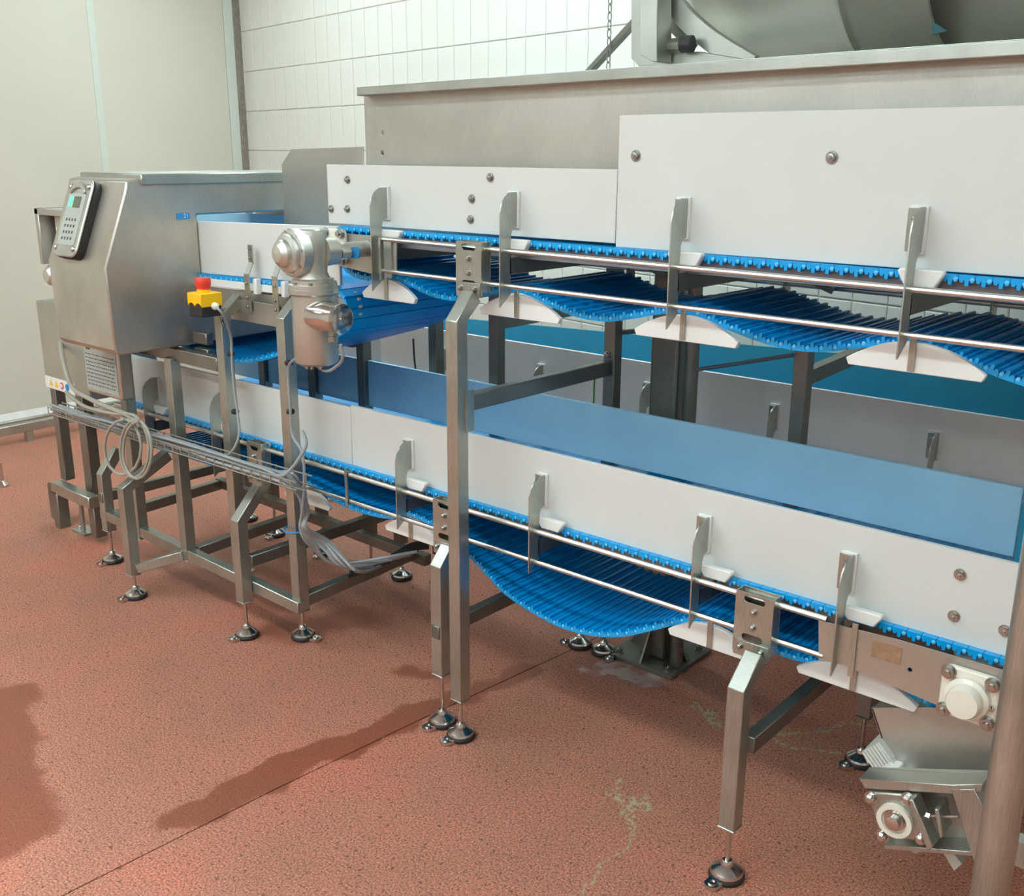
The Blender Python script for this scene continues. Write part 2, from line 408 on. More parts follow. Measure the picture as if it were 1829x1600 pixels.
# ================================================================== CONVEYOR PIECES
P_ = .0300
def link_mb(y0, y1):
    pr = [(-.0142,.008),(.0142,.008),(.0148,.003),(.0125,-.005),(.0075,-.006),(.0045,.000),(.0030,-.011),(-.0030,-.011),(-.0045,.000),(-.0075,-.006),(-.0125,-.005),(-.0148,.003)]
    mb = MB(); mb.prism(pr, y0, y1)
    mb.cur = 1
    mb.lathe((.0098, y0+.001, .0), (0, -1, 0), [(.0044, 0), (.0044, .0018), (.0025, .003)], 8)
    return mb
def resample(path, step):
    P = [Vector(p) for p in path]; out = []; acc = 0; nxt = step/2
    for a, b in zip(P, P[1:]):
        L = (b-a).length
        while acc+L >= nxt:
            t = (nxt-acc)/L; out.append((a.lerp(b, t), (b-a).normalized())); nxt += step
        acc += L
    return out
def lay_belt(root, path, y0, y1, limit=300, pitch=P_):
    """path: list of (x, z) along the belt pitch line, inside of the loop on the right-hand side"""
    mats = ['blue', 'blue_pin']
    ymid = (y0+y1)/2
    pts = resample([Vector((x, 0, z)) for x, z in path], pitch)
    core = MB(); V = []; 
    for (p, d) in pts:
        nrm = Vector((-d.z, 0, d.x))      # outward
        V.append((p+nrm*.0065, p-nrm*.0005))
    for (a, b), (c, e) in zip(V, V[1:]):
        core.add([(a.x, y0+.004, a.z), (c.x, y0+.004, c.z), (e.x, y0+.004, e.z), (b.x, y0+.004, b.z), (a.x, y1-.004, a.z), (c.x, y1-.004, c.z), (e.x, y1-.004, e.z), (b.x, y1-.004, b.z)],
                 [(0,1,2,3),(7,6,5,4),(0,4,5,1),(3,2,6,7)])
    belt = core.build('belt', 'blue', root)
    first = None
    for (p, d) in pts:
        ang = math.atan2(d.z, d.x)
        loc = Vector((p.x, ymid, p.z))
        if first is None:
            first = link_mb(y0-ymid, y1-ymid).build('belt_link', mats, belt, origin=(0, 0, 0))
            first.location = loc; WL[first.name] = loc; first.rotation_euler = (0, -ang, 0)
        else: inst(first, 'belt_link', loc, belt, (0, -ang, 0))
    return belt
def catmull2(P, n=8): return [(v.x, v.z) for v in spline([Vector((x, 0, z)) for x, z in P], n)]

def bolt_mb(c, ax, r=.009, h=.007, washer=True):
    mb = MB()
    prof = []
    if washer: mb.lathe(c, ax, [(r*1.35, 0), (r*1.35, .002), (r, .0022)], 14)
    mb.lathe(Vector(c)+Vector(ax).normalized()*.002, ax, [(r, 0), (r, h*.55), (r*.8, h*.9), (r*.4, h)], 12)
    mb.lathe(Vector(c)+Vector(ax).normalized()*(.002+h*.7), ax, [(r*.42, 0), (r*.42, h*.8)], 6)
    return mb
def hexbolt_mb(c, ax, r=.009, h=.006):
    mb = MB(); mb.lathe(c, ax, [(r*1.3, 0), (r*1.3, .0018)], 14)
    mb.lathe(Vector(c)+Vector(ax).normalized()*.0018, ax, [(r, 0), (r, h), (r*.85, h*1.15)], 6)
    mb.lathe(Vector(c)+Vector(ax).normalized()*h, ax, [(r*.5, 0), (r*.5, h*.9)], 10); return mb

def side_bracket(root, X, ztop, zbot, Y=1.95, yb=2.0, low=True, flip=1):
    """hooked flat bracket standing across the rods, its tab bolted against the board; flip=-1 builds the rear-side twin"""
    s = flip
    hook = .038
    pr = [(Y-s*.022, zbot), (Y+s*.019, zbot+.03), (Y+s*.020, ztop-.102), (Y+s*.026, ztop-.088), (yb-s*.010, ztop-.084), (yb-s*.010, ztop), (Y+s*.016, ztop), (Y-s*.002, ztop-.010), (Y-s*.016, ztop-.026), (Y-s*.022, ztop-.050)]
    mb = MB().prism(pr, X-.002, X+.002, 'X')
    a, b = sorted((yb-s*.012, yb-s*.009)); mb.box((X-.030, a, ztop-.083), (X+.001, b, ztop-.003))
    br = mb.build('side_bracket', 'steel', root, bevel=.0006)
    a, b = sorted((yb-s*.009, yb)); MB().box((X-.028, a, ztop-.088), (X+.006, b, ztop+.002)).build('spacer', 'white_edge', br, bevel=.001)
    if s > 0: bolt_mb((X-.017, yb-.012, ztop-.022), (0, -1, 0), .005, .004, False).build('bolt', 'bolt', br)
    return br
def wear_block(root, X, z, Y0=1.968, w=.088, h=.034):
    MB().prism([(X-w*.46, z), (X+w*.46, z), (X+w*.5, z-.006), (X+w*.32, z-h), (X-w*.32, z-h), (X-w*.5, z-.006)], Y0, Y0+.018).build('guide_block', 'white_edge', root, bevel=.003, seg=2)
def shoe(root, X, ztop, w=.20, h=.045, y=1.985, strap=True, tilt=0):
    n = 14; pts = []
    for i in range(n+1):
        t = -1+2*i/n; pts.append((X+t*w/2, ztop-h*t*t*.92))
    pts += [(X+w/2-.006, ztop-h-.010), (X-w/2+.006, ztop-h-.010)]
    if tilt: pts = [(x, z+(x-X)*tilt) for x, z in pts]
    sh = MB().prism(pts, y, y+.014).build('return_shoe', 'white_edge', root, bevel=.0015)
    MB().prism([(x, z) for x, z in pts], 4.45-y-.014 if y < 2.3 else y+.4, (4.45-y) if y < 2.3 else y+.414).build('return_shoe', 'white_edge', root)
    if strap: MB().box((X-.009, y-.006, ztop-h-.006), (X+.004, y-.001, ztop+.012)).build('strap', 'steel', sh, bevel=.0006)
def clamp_plate(root, X, ztop, zbot, w=.088, Y=1.925, rz=None):
    h = ztop-zbot; r1, r2 = rz
    slots = [rrect(X, r1+.004, w*.55, .017, .0084), rrect(X, r2-.002, w*.55, .017, .0084)]
    p = plate('clamp_plate', 'steel', rrect(X, (ztop+zbot)/2, w, h, .004, 2), slots, .003, 'XZ', Y, root)
    mb = MB()
    for sx in (-1, 1):
        mb.box((X+sx*(w/2-.0015)-.0015, Y+.003, zbot+.01), (X+sx*(w/2-.0015)+.0015, Y+.034, ztop))
    mb.box((X-w/2, Y+.034, zbot+.01), (X+w/2, Y+.037, ztop)); mb.build('clamp_channel', 'steel', p, bevel=.0006)
    mid = (r1+r2)/2
    for dz in (.018, -.018): hexbolt_mb((X, Y, mid+dz), (0, -1, 0), .0065, .006).build('bolt', 'bolt', p)
    for sx in (-1, 1): hexbolt_mb((X+sx*w*.28, Y-.004, zbot+.018), (0, -1, 0), .0065, .006).build('bolt', 'bolt', p)
    MB().box((X-w*.46, Y-.004, zbot-.004), (X+w*.46, Y, zbot+.034)).build('clamp_foot', 'steel', p, bevel=.001)
FOOT = None
def foot_mb():
    mb = MB()
    mb.lathe((0, 0, 0), (0, 0, 1), [(.038, 0), (.041, .004), (.0415, .010), (.038, .016)], 28)          # rubber + rim
    mb.cur = 1
    mb.lathe((0, 0, .014), (0, 0, 1), [(.0385, 0), (.036, .008), (.026, .015), (.015, .021), (.013, .030), (.0105, .034)], 28)
    mb.lathe((0, 0, .04), (0, 0, 1), [(.0062, 0), (.0062, .16)], 12)
    # bolt-down lobe with a hole collar
    a0 = len(mb.v)
    mb.cur = 1
    mb.prism([(-.030, -.018)]+[(-.052+.018*cos(radians(a)), .018*sin(radians(a))) for a in range(250, 100, -25)]+[(-.030, .018)], .002, .012, 'Z')
    mb.cur = 1
    mb.lathe((-.052, 0, .010), (0, 0, 1), [(.011, 0), (.011, .005), (.006, .005), (.006, .001)], 14)
    mb.xf(Matrix.Rotation(radians(82), 4, 'Z'), a0)
    return mb
def level_foot(parent, x, y, turn=0, zt=.2, name='levelling_foot'):
    global FOOT
    if FOOT is None:
        FOOT = foot_mb().build(name, ['black', 'chrome'], parent, origin=(0, 0, 0)); o = FOOT
        o.location = (x, y, 0.0); WL[o.name] = Vector((x, y, 0))
    else: o = inst(FOOT, name, (x, y, 0.0), parent)
    o.rotation_euler = (0, 0, turn)
    return o
def leg(root, x, y, zb, zbend, ytop, ztop, turn=0, mat='steel', w=.04, foot=True, name='leg'):
    path = [(x, y, zb), (x, y, zbend)]+([(x, ytop, ztop)] if ytop is not None else [])
    mb = MB().tube(path, (w, w), sq=True, up=(0, -1, 0) if ytop is None or ytop >= y else (0, 1, 0))
    mb.box((x-w/2-.001, y-w/2-.001, zb-.004), (x+w/2+.001, y+w/2+.001, zb))
    lg = mb.build(name, mat, root, bevel=.003, seg=2)
    if foot: level_foot(lg, x, y, turn)
    return lg

# ================================================================== LOWER FRONT CONVEYOR
RZ1, RZ2 = .650, .565
cv = thing('belt_conveyor', (-2.0, 2.22, 0), 'lower front blue belt conveyor with white side boards, rods and bent steel legs', 'conveyor')
# side boards (two lengths meeting at a fine joint)
jx = at(628, 790, Y=2.0).x
MB().box((-3.70, 2.0, .658), (jx-.0008, 2.012, .845)).build('side_board', 'white', cv, bevel=.0015)
MB().box((jx+.0008, 2.0, .661), (-.445, 2.012, .853)).build('side_board', 'white', cv, bevel=.0015)
o = MB().box((-3.78, 2.50, .681), (-.582, 2.512, .854)).build('rear_side_board', 'bounce_blue', cv, bevel=.0015); o['label'] = 'rear side board with blue bounce light in its colour'
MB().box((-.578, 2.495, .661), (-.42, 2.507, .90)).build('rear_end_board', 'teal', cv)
for px, py in ((1715, 1026), (1704, 1100), (1795, 1126)):
    p = at(px, py, Y=2.0); bolt_mb(p, (0, -1, 0)).build('bolt', 'bolt', cv)
ct = .654
carry = [(-.40, ct), (-3.70, ct)]
lay_belt(cv, [(-3.70, ct), (-.42, ct)], 1.985, 2.59)
ret = [(-3.60, .500), (-3.3, .505), (-2.95, .515), (-2.76, .548), (-2.62, .556), (-2.465, .526), (-2.357, .518), (-2.228, .527), (-2.12, .558), (-2.04, .552), (-1.95, .525), (-1.866, .485), (-1.802, .450), (-1.739, .416), (-1.627, .389), (-1.53, .380), (-1.437, .391), (-1.349, .418), (-1.266, .461), (-1.165, .515), (-1.08, .538), (-.994, .526), (-.92, .512), (-.83, .520), (-.74, .545), (-.66, .53), (-.56, .508), (-.46, .52), (-.40, .56)]
lay_belt(cv, [(x, z) for x, z in reversed(catmull2(ret, 5))], 2.0, 2.455)
# support strips and cross bars under the carrying run
for y in (2.06, 2.225, 2.39): MB().box((-3.65, y-.012, .600), (-.52, y+.012, .636)).build('wear_strip', 'steel_dark', cv)
xs_b = [at(px, py, Y=1.95).x for px, py in ((262, 682), (382, 710), (715, 793), (955, 852), (1250, 925), (1512, 993))]
for i, X in enumerate(xs_b):
    side_bracket(cv, X, .793 if i else .785, .535 if i > 1 else .50)
    side_bracket(cv, X, .79, .535, Y=2.62, yb=2.512, flip=-1)
    wear_block(cv, X+.036, .684, h=.030)
    MB().sqbar((X, 1.965, .60), (X, 2.61, .60), .004, .04).build('cross_bar', 'steel_dark', cv)
for y in (1.95, 2.62):
    MB().tube([(-3.72, y, RZ1), (-.795, y, RZ1)], .0068, 12).build('frame_rod', 'steel_rod', cv)
    MB().tube([(-3.72, y, RZ2), (-.795, y, RZ2)], .0068, 12).build('frame_rod', 'steel_rod', cv)
for X, zt in ((-2.60, .556), (-2.10, .560), (-1.085, .540), (-.735, .556)):
    shoe(cv, X, zt-.010, .24 if X != -.735 else .27, .05)
for X, zt, zb, w in ((-2.785, .672, .533, .08), (-1.905, .668, .512, .088), (-.952, .668, .520, .092)):
    clamp_plate(cv, X, zt, zb, w, rz=(RZ1, RZ2))
# strap tie between the rods
sx = at(622, 865, Y=1.95).x
mb = MB().box((sx-.006, 1.941, RZ2-.016), (sx+.006, 1.945, RZ1+.014)); mb.lathe((sx-.006, 1.95, RZ1), (1, 0, 0), [(.011, 0), (.011, .012)], 12); mb.lathe((sx-.006, 1.95, RZ2), (1, 0, 0), [(.011, 0), (.011, .012)], 12)
mb.build('rod_tie', 'steel', cv)
# drive end plate
pl = [at(*q, Y=1.945) for q in ((1462, 1108), (1600, 1142), (1800, 1200), (1800, 1300), (1680, 1262), (1500, 1185), (1462, 1178))]
ep = plate('end_plate', 'steel_sheet', [(p.x, p.z) for p in pl], [[(at(1625, 1196, Y=1.945).x+.005*cos(a*pi/5), at(1625, 1196, Y=1.945).z+.005*sin(a*pi/5)) for a in range(10)]], .004, 'XZ', 1.945, cv)
p = at(1583, 1165, Y=1.944); o = MB().box((p.x-.03, 1.9435, p.z-.018), (p.x+.03, 1.9449, p.z+.018)).build('tape_residue', 'rust', ep); o['label'] = 'brown peeled tape residue'
p = at(1525, 1155, Y=1.94); MB().box((p.x-.008, 1.940, p.z-.07), (p.x+.004, 1.9448, p.z+.05)).build('upright_strip', 'steel', ep)
# bearing housing, cream, four bolts, domed cap
def flange_bearing(root, c, w, h, mat, name='bearing_housing', cap=True, ax=(0, -1, 0)):
    c = Vector(c)
    o = MB().prism(rrect(c.x, c.z, w, h, .018), c.y-.014, c.y).build(name, mat, root, bevel=.004, seg=2)
    if cap:
        MB().lathe(c+Vector((0, -.014, 0)), ax, [(w*.40, 0), (w*.385, .012), (w*.31, .016), (w*.30, .034), (w*.27, .040), (.0, .042)], 36).build('bearing_cap', mat, o)
        MB().lathe(c+Vector((w*.40, -.016, -.004)), (.4, -1, 0), [(.004, 0), (.004, .008), (.006, .010), (.003, .016)], 10).build('grease_nipple', 'chrome', o)
    for sx in (-1, 1):
        for sz in (-1, 1):
            mb = MB(); q = c+Vector((sx*w*.38, -.014, sz*h*.38))
            mb.lathe(q, ax, [(.015, 0), (.015, .003), (.012, .003), (.012, .010), (.007, .011), (.007, .018)], 6 if False else 14)
            mb.build('bolt', 'bolt', o)
    return o
c = at(1733, 1240, Y=1.943)
flange_bearing(cv, (c.x, 1.944, c.z), .108, .108, 'cream')['label'] = 'cream flange bearing housing with domed cap'
# drive sprocket
def sprocket(root, c, R, w, mat, n=12):
    pts = []
    for i in range(n):
        for k, rr in ((0, 1.0), (.30, 1.0), (.42, .84), (.88, .84)):
            a = 2*pi*(i+k)/n; pts.append((c[0]+R*rr*cos(a), c[2]+R*rr*sin(a)))
    return MB().prism(pts, c[1], c[1]+w).build('sprocket', mat, root, bevel=.001)
for y in (2.0, 2.2, 2.4): sprocket(cv, (c.x-.015, y, c.z), .068, .02, 'grey_plastic')
MB().tube([(c.x, 1.95, c.z), (c.x, 2.52, c.z)], .016, 16).build('drive_shaft', 'steel', cv)
MB().box((-.80, 2.512, .53), (-.40, 2.516, .66)).build('end_plate', 'steel_sheet', cv)
# legs, front row then rear row
R_ = radians
leg(cv, -3.75, 1.885, .14, .37, 1.955, .46, R_(10))
leg(cv, -2.782, 1.845, .135, .42, 1.955, .535, R_(0))
leg(cv, -1.885, 1.885, .165, .495, 1.925, .535, R_(0))
leg(cv, -.930, 1.842, .14, .485, 1.905, .535, R_(0))
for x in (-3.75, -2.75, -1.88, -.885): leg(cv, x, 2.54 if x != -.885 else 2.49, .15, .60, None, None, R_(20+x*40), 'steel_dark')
for x, z in ((-3.75, .28), (-2.76, .28), (-1.885, .30), (-.91, .345)):
    MB().sqbar((x, 1.86, z), (x, 2.54, z), .03, .04).build('cross_rail', 'steel_dark', cv, bevel=.002)

# ================================================================== UPPER CONVEYOR
UZ1, UZ2 = 1.362, 1.276
uc = thing('belt_conveyor', (-1.4, 2.22, 0), 'upper blue belt conveyor under the hopper with tall steel legs and sagging return belt', 'conveyor')
x0 = at(583, 300, Y=2.0).x; x1 = at(1103, 300, Y=2.0).x
MB().box((x0, 2.0, 1.396), (x1-.0008, 2.012, 1.563)).build('side_board', 'white', uc, bevel=.0015)
MB().box((x1+.0008, 2.0, 1.388), (-.15, 2.014, 1.681)).build('tall_side_board', 'white', uc, bevel=.0015)
MB().box((x0, 2.44, 1.396), (-.15, 2.452, 1.56)).build('rear_side_board', 'bounce_blue', uc)
for px, py in ((621, 321), (592, 373), (621, 373), (876, 317), (843, 355), (841, 392), (1136, 278), (1486, 281)):
    bolt_mb(at(px, py, Y=2.0), (0, -1, 0), .0085 if px < 1000 else .0095).build('bolt', 'bolt', uc)
cz = 1.384
ue = at(598, 405, Y=2.0).x
nose = arc_pts((ue+.055, cz-.055), .055, 190, 90, 8)
lay_belt(uc, nose+[(-.2, cz-.008)], 1.985, 2.465)
MB().box((-2.2, 2.004, 1.342), (-.15, 2.008, 1.374)).build('bed_side', 'bed_grey', uc)
for y in (2.12, 2.225, 2.33): MB().box((-2.3, y-.012, 1.335), (-.15, y+.012, 1.366)).build('wear_strip', 'steel_dark', uc)
ret = [(-2.40, 1.30), (-2.36, 1.262), (-2.28, 1.248), (-2.219, 1.262), (-2.126, 1.254), (-2.038, 1.230), (-1.952, 1.221), (-1.89, 1.228), (-1.829, 1.243), (-1.751, 1.259), (-1.68, 1.262), (-1.594, 1.238), (-1.506, 1.220), (-1.423, 1.220), (-1.343, 1.236), (-1.267, 1.254), (-1.20, 1.260), (-1.10, 1.236), (-1.012, 1.217), (-.948, 1.211), (-.889, 1.214), (-.828, 1.226), (-.769, 1.240), (-.70, 1.247), (-.644, 1.240), (-.581, 1.224), (-.523, 1.208), (-.45, 1.195), (-.36, 1.19), (-.25, 1.20), (-.15, 1.22)]
lay_belt(uc, [(x, z) for x, z in reversed(catmull2(ret, 5))], 2.0, 2.455)
uxs = [at(px, py, Y=1.95).x for px, py in ((670, 340), (903, 345), (1210, 358), (1638, 376))]+[-.2]
for i, X in enumerate(uxs):
    side_bracket(uc, X, 1.505, 1.225, Y=1.95)
    side_bracket(uc, X, 1.505, 1.225, Y=2.50, yb=2.452, flip=-1)
    wear_block(uc, X+.012 if i != 0 else X+.03, 1.392)
    MB().sqbar((X, 1.965, 1.325), (X, 2.49, 1.325), .004, .04).build('cross_bar', 'steel_dark', uc)
    if i < 4: shoe(uc, X+(.012 if i else 0), 1.252 if i else 1.253, .27 if i != 0 else .22, .05, tilt=0)
    # diagonal stiffeners behind
    MB().sqbar((X, 2.40, 1.34), (X+.14, 2.47, 1.27), .016).build('stiffener', 'steel_dark', uc)
for y in (1.95, 2.50):
    MB().tube([(-2.155, y, UZ1+.006), (-.15, y, UZ1-.010)], .0066, 12).build('frame_rod', 'steel_rod', uc)
    MB().tube([(-2.155, y, UZ2+.006), (-.15, y, UZ2-.010)], .0066, 12).build('frame_rod', 'steel_rod', uc)
clamp_plate(uc, -1.805, 1.382, 1.247, .088, rz=(UZ1+.003, UZ2+.003))
# left end plate and bearing
pl = [at(*q, Y=1.952) for q in ((588, 415), (708, 424), (708, 487), (690, 489), (660, 488), (588, 470))]
ep = MB().prism([(p.x, p.z) for p in pl], 1.952, 1.956).build('end_plate', 'steel_sheet', uc)
p = at(683, 458, Y=1.95); MB().box((p.x-.004, 1.940, UZ2-.02), (p.x+.004, 1.952, UZ1+.012)).build('upright_strip', 'steel', ep)
MB().box((p.x+.010, 1.946, UZ2-.012), (p.x+.040, 1.951, UZ1+.010)).build('upright_strip', 'steel', ep)
c2 = at(598, 440, Y=1.94)
flange_bearing(uc, (c2.x, 1.951, c2.z), .09, .10, 'cream', cap=False)['label'] = 'cream flange bearing housing'
p = at(628, 453, Y=1.93); MB().tube([(p.x, 1.955, p.z), (p.x-.01, 1.87, p.z)], .010, 14).build('torque_pin', 'chrome', uc)
MB().tube([(c2.x, 1.80, c2.z), (c2.x, 2.5, c2.z)], .014, 16).build('drive_shaft', 'steel', uc)
for y in (2.02, 2.2, 2.4): sprocket(uc, (c2.x+.02, y, c2.z-.01), .045, .02, 'grey_plastic')
# tall legs: front ones bend in to the clamps
tl = leg(uc, -1.795, 1.868, .125, 1.19, 1.925, 1.247, 0)
leg(uc, -1.79, 2.55, .13, 1.30, None, None, 1.1, 'steel_dark')
leg(uc, -2.272, 2.56, .62, 1.30, None, None, .5, 'steel_dark', foot=False)
leg(uc, -2.60, 2.60, .13, 1.22, None, None, .5, 'steel_dark')
MB().sqbar((-2.62, 2.575, .64), (-1.15, 2.575, .64), .04).build('sub_beam', 'steel_dark', uc)
leg(uc, -1.175, 2.56, .62, 1.22, None, None, .5, 'steel_dark', foot=False)
o = MB().sqbar((-1.795, 1.888, .972), (-1.795, 2.53, .968), .03, .045).build('cross_rail', 'steel_dark', uc, bevel=.003)
MB().box((-1.775, 1.875, .90), (-1.770, 1.905, 1.01)).build('joint_plate', 'steel', uc)
bolt_mb((-1.795, 2.528, 1.008), (0, -1, 0), .009, .008).build('bolt', 'bolt', uc)
MB().sqbar((-2.272, 2.57, 1.05), (-2.272, 3.1, 1.05), .03, .04).build('cross_rail', 'steel_dark', uc)
MB().sqbar((-1.175, 2.57, 1.02), (-1.175, 3.1, 1.04), .03, .04).build('cross_rail', 'steel_dark', uc)

# ================================================================== REAR CONVEYOR
rc = thing('belt_conveyor', (-2.0, 3.3, 0), 'rear blue belt conveyor with white front board, standing behind the posts', 'conveyor')
RY = 3.1
rl = at(679, 600, Y=RY).x
MB().box((rl, RY, .672), (.5, RY+.012, .87)).build('side_board', 'lifted_white', rc, bevel=.0015)
MB().box((-3.9, RY+.02, .665), (rl-.001, RY+.03, .83)).build('side_board', 'white', rc)
o = MB().prism([(-3.9, .665), (.5, .665), (.5, 1.00), (-3.9, .835)], 3.44, 3.45).build('rear_side_board', 'teal', rc); o['label'] = 'rear side board with deep blue bounce light in its colour'
lay_belt(rc, [(-3.9, .660), (.5, .660)], RY-.015, 3.45)
for q in ((788, 625), (958, 653), (1150, 682), (1380, 715), (1670, 760)):
    X = at(*q, Y=RY-.05).x
    side_bracket(rc, X, .797, .55, Y=RY-.05, yb=RY)
    wear_block(rc, X+.035, .664, Y0=RY-.032)
for z in (RZ1, RZ2):
    for y in (RY-.05, 3.49): MB().tube([(-3.9, y, z), (.3, y, z)], .0068, 10).build('frame_rod', 'steel_rod', rc)
lay = [(-3.9, .52), (-3.3, .56), (-2.7, .44), (-2.1, .56), (-1.5, .43), (-.9, .56), (-.3, .45)]
P3 = catmull2(lay, 10)
mb = MB()
for (a, b), (c_, d) in zip(P3, P3[1:]): mb.prism([(a, b), (c_, d), (c_, d-.012), (a, b-.012)], RY, 3.43)
mb.build('return_belt', 'blue', rc)
for x in (-3.7, -2.75, -1.8, -.7):
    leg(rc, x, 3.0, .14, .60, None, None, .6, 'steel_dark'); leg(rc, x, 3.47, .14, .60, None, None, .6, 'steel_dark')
    MB().sqbar((x, 3.0, .56), (x, 3.47, .56), .03, .04).build('cross_rail', 'steel_dark', rc)

# ================================================================== INFEED CONVEYOR THROUGH THE DETECTOR
ic = thing('belt_conveyor', (-2.9, 2.22, 0), 'short blue belt conveyor running through the metal detector housing', 'conveyor')
a = at(355, 394, Y=2.0); b = at(603, 404, Y=2.0)
sl = .017/.7
def iz(x, z): return z+(x+3.12)*sl
MB().prism([(-4.15, iz(-4.15, 1.197)), (b.x, iz(b.x, 1.197)), (b.x, iz(b.x, 1.371)), (-4.15, iz(-4.15, 1.371))], 2.0, 2.012).build('side_board', 'white', ic, bevel=.0015)
MB().prism([(-4.15, iz(-4.15, 1.197)), (b.x, iz(b.x, 1.197)), (b.x, iz(b.x, 1.371)), (-4.15, iz(-4.15, 1.371))], 2.45, 2.462).build('rear_side_board', 'bounce_blue', ic)
MB().prism([(-4.15, 1.145), (b.x-.06, iz(b.x, 1.152)), (b.x-.06, iz(b.x, 1.176)), (-4.15, 1.169)], 1.985, 2.0).build('lower_guide', 'white_edge', ic, bevel=.001)
MB().prism([(-4.15, 1.085), (b.x-.05, iz(b.x, 1.085)), (b.x-.05, iz(b.x, 1.145)), (-4.15, 1.140)], 1.99, 1.998).build('bed_side', 'steel_sheet', ic)
ix = -2.42
lay_belt(ic, [(-4.1, iz(-4.1, 1.187)), (ix, iz(ix, 1.187))]+[(x, z) for x, z in arc_pts((ix, 1.145), .06, 80, -40, 7)], 1.987, 2.47)
ret = [(-2.375, 1.105), (-2.43, 1.06), (-2.56, 1.015), (-2.71, .972), (-2.84, .935), (-2.97, .911), (-3.12, .905), (-3.3, .93), (-3.5, .98), (-3.75, 1.04)]
lay_belt(ic, catmull2(ret, 5), 2.0, 2.455)
o = sprocket(ic, (at(635, 545, Y=2.06).x, 2.03, at(635, 545, Y=2.06).z), .055, .012, 'grey_white', 14)
sprocket(ic, (-2.45, 2.2, 1.14), .05, .012, 'grey_white', 14)
for px, py in ((447, 437), (497, 440)):
    p = at(px, py, Y=1.975); z1 = p.z; X = p.x
    mb = MB().box((X-.011, 1.972, z1-.06), (X+.011, 1.976, z1)); mb.prism([(1.972, z1-.055), (1.976, z1-.055), (1.956, z1-.095), (1.952, z1-.095)], X-.011, X+.011, 'X')
    mb.box((X-.013, 1.952, z1-.21), (X+.013, 1.956, z1-.09)); o = mb.build('side_bracket', 'steel', ic)
    for dz, yy in ((-.012, 1.972), (-.042, 1.972), (-.12, 1.952), (-.165, 1.952), (-.195, 1.952)): bolt_mb((X, yy, z1+dz), (0, -1, 0), .0045, .004, False).build('bolt', 'bolt', o)
    MB().box((X+.013, 1.965, z1-.155), (X+.032, 1.985, z1-.105)).build('guide_block', 'white_edge', ic, bevel=.002)
# steel bed plate below
MB().box((-2.92, 1.962, 1.065), (-2.50, 1.967, 1.135)).build('bed_plate', 'steel_sheet', ic, bevel=.001)
# posts of the frame under it (bent at the top)
leg(ic, -2.88, 1.905, .16, 1.085, 1.975, 1.135, 0, foot=False)
lg = leg(ic, -2.545, 1.90, .155, 1.115, 1.975, 1.175, R_(120), foot=False); level_foot(lg, -2.63, 1.965, 2.0)
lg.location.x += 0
leg(ic, -2.88, 2.50, .155, 1.13, None, None, .5, 'steel_dark')

# ================================================================== STAND UNDER THE DETECTOR
st = thing('steel_stand', (-3.2, 2.1, 0), 'square-tube steel stand with open base frame below the metal detector', 'stand')
leg(st, -3.175, 1.885, .17, .915, None, None, 0, foot=False)
leg(st, -3.50, 1.885, .17, .93, None, None, 0, foot=False)
leg(st, -3.50, 2.50, .15, .93, None, None, .5, 'steel_dark'); leg(st, -3.175, 2.50, .15, .93, None, None, .5, 'steel_dark')
lga = leg(st, -3.365, 1.765, .095, .425, 1.945, .515, R_(0))
mb = MB().sqbar((-3.78, 1.885, .205), (-2.52, 1.885, .175), .035, .04); mb.build('base_rail', 'steel', st, bevel=.002)
MB().sqbar((-3.78, 2.42, .205), (-2.48, 2.42, .185), .035, .04).build('base_rail', 'steel_dark', st, bevel=.002)
for x, y0, y1 in ((-2.545, 1.92, 2.42), (-3.18, 1.92, 2.42), (-3.76, 1.92, 2.42)): MB().sqbar((x, y0, .185), (x, y1, .20), .035, .04).build('base_rail', 'steel_dark', st, bevel=.002)
MB().sqbar((-3.345, 1.775, .12), (-3.185, 1.87, .185), .03, .035).build('gusset_rail', 'steel', st, bevel=.002)
MB().sqbar((-3.52, 1.90, .925), (-2.90, 1.90, .925), .035, .045).build('top_rail', 'steel_dark', st, bevel=.002)
MB().sqbar((-3.52, 2.48, .925), (-2.90, 2.48, .925), .035, .045).build('top_rail', 'steel_dark', st, bevel=.002)

# ================================================================== METAL DETECTOR
md = thing('metal_detector', (-3.37, 2.1, .95), 'large faceted stainless steel metal detector with tilted keypad face', 'detector')
prof = [(1.67, .957), (1.655, .976), (1.650, 1.241), (1.742, 1.470), (1.753, 1.507), (1.83, 1.521), (2.53, 1.521), (2.58, 1.507), (2.60, 1.44), (2.60, .985), (2.56, .96)]
hole = [(1.997, 1.07), (2.50, 1.07), (2.50, 1.392), (1.997, 1.392)]
mdh = plate('housing', 'steel_case', prof, [hole], .378, 'YZ', -3.503, md, bevel=.005)
mdh['label'] = 'brushed stainless housing with a square opening'
MB().box((-3.512, 1.80, 1.494), (-3.116, 2.57, 1.528)).build('lid', 'steel_x', md, bevel=.003)
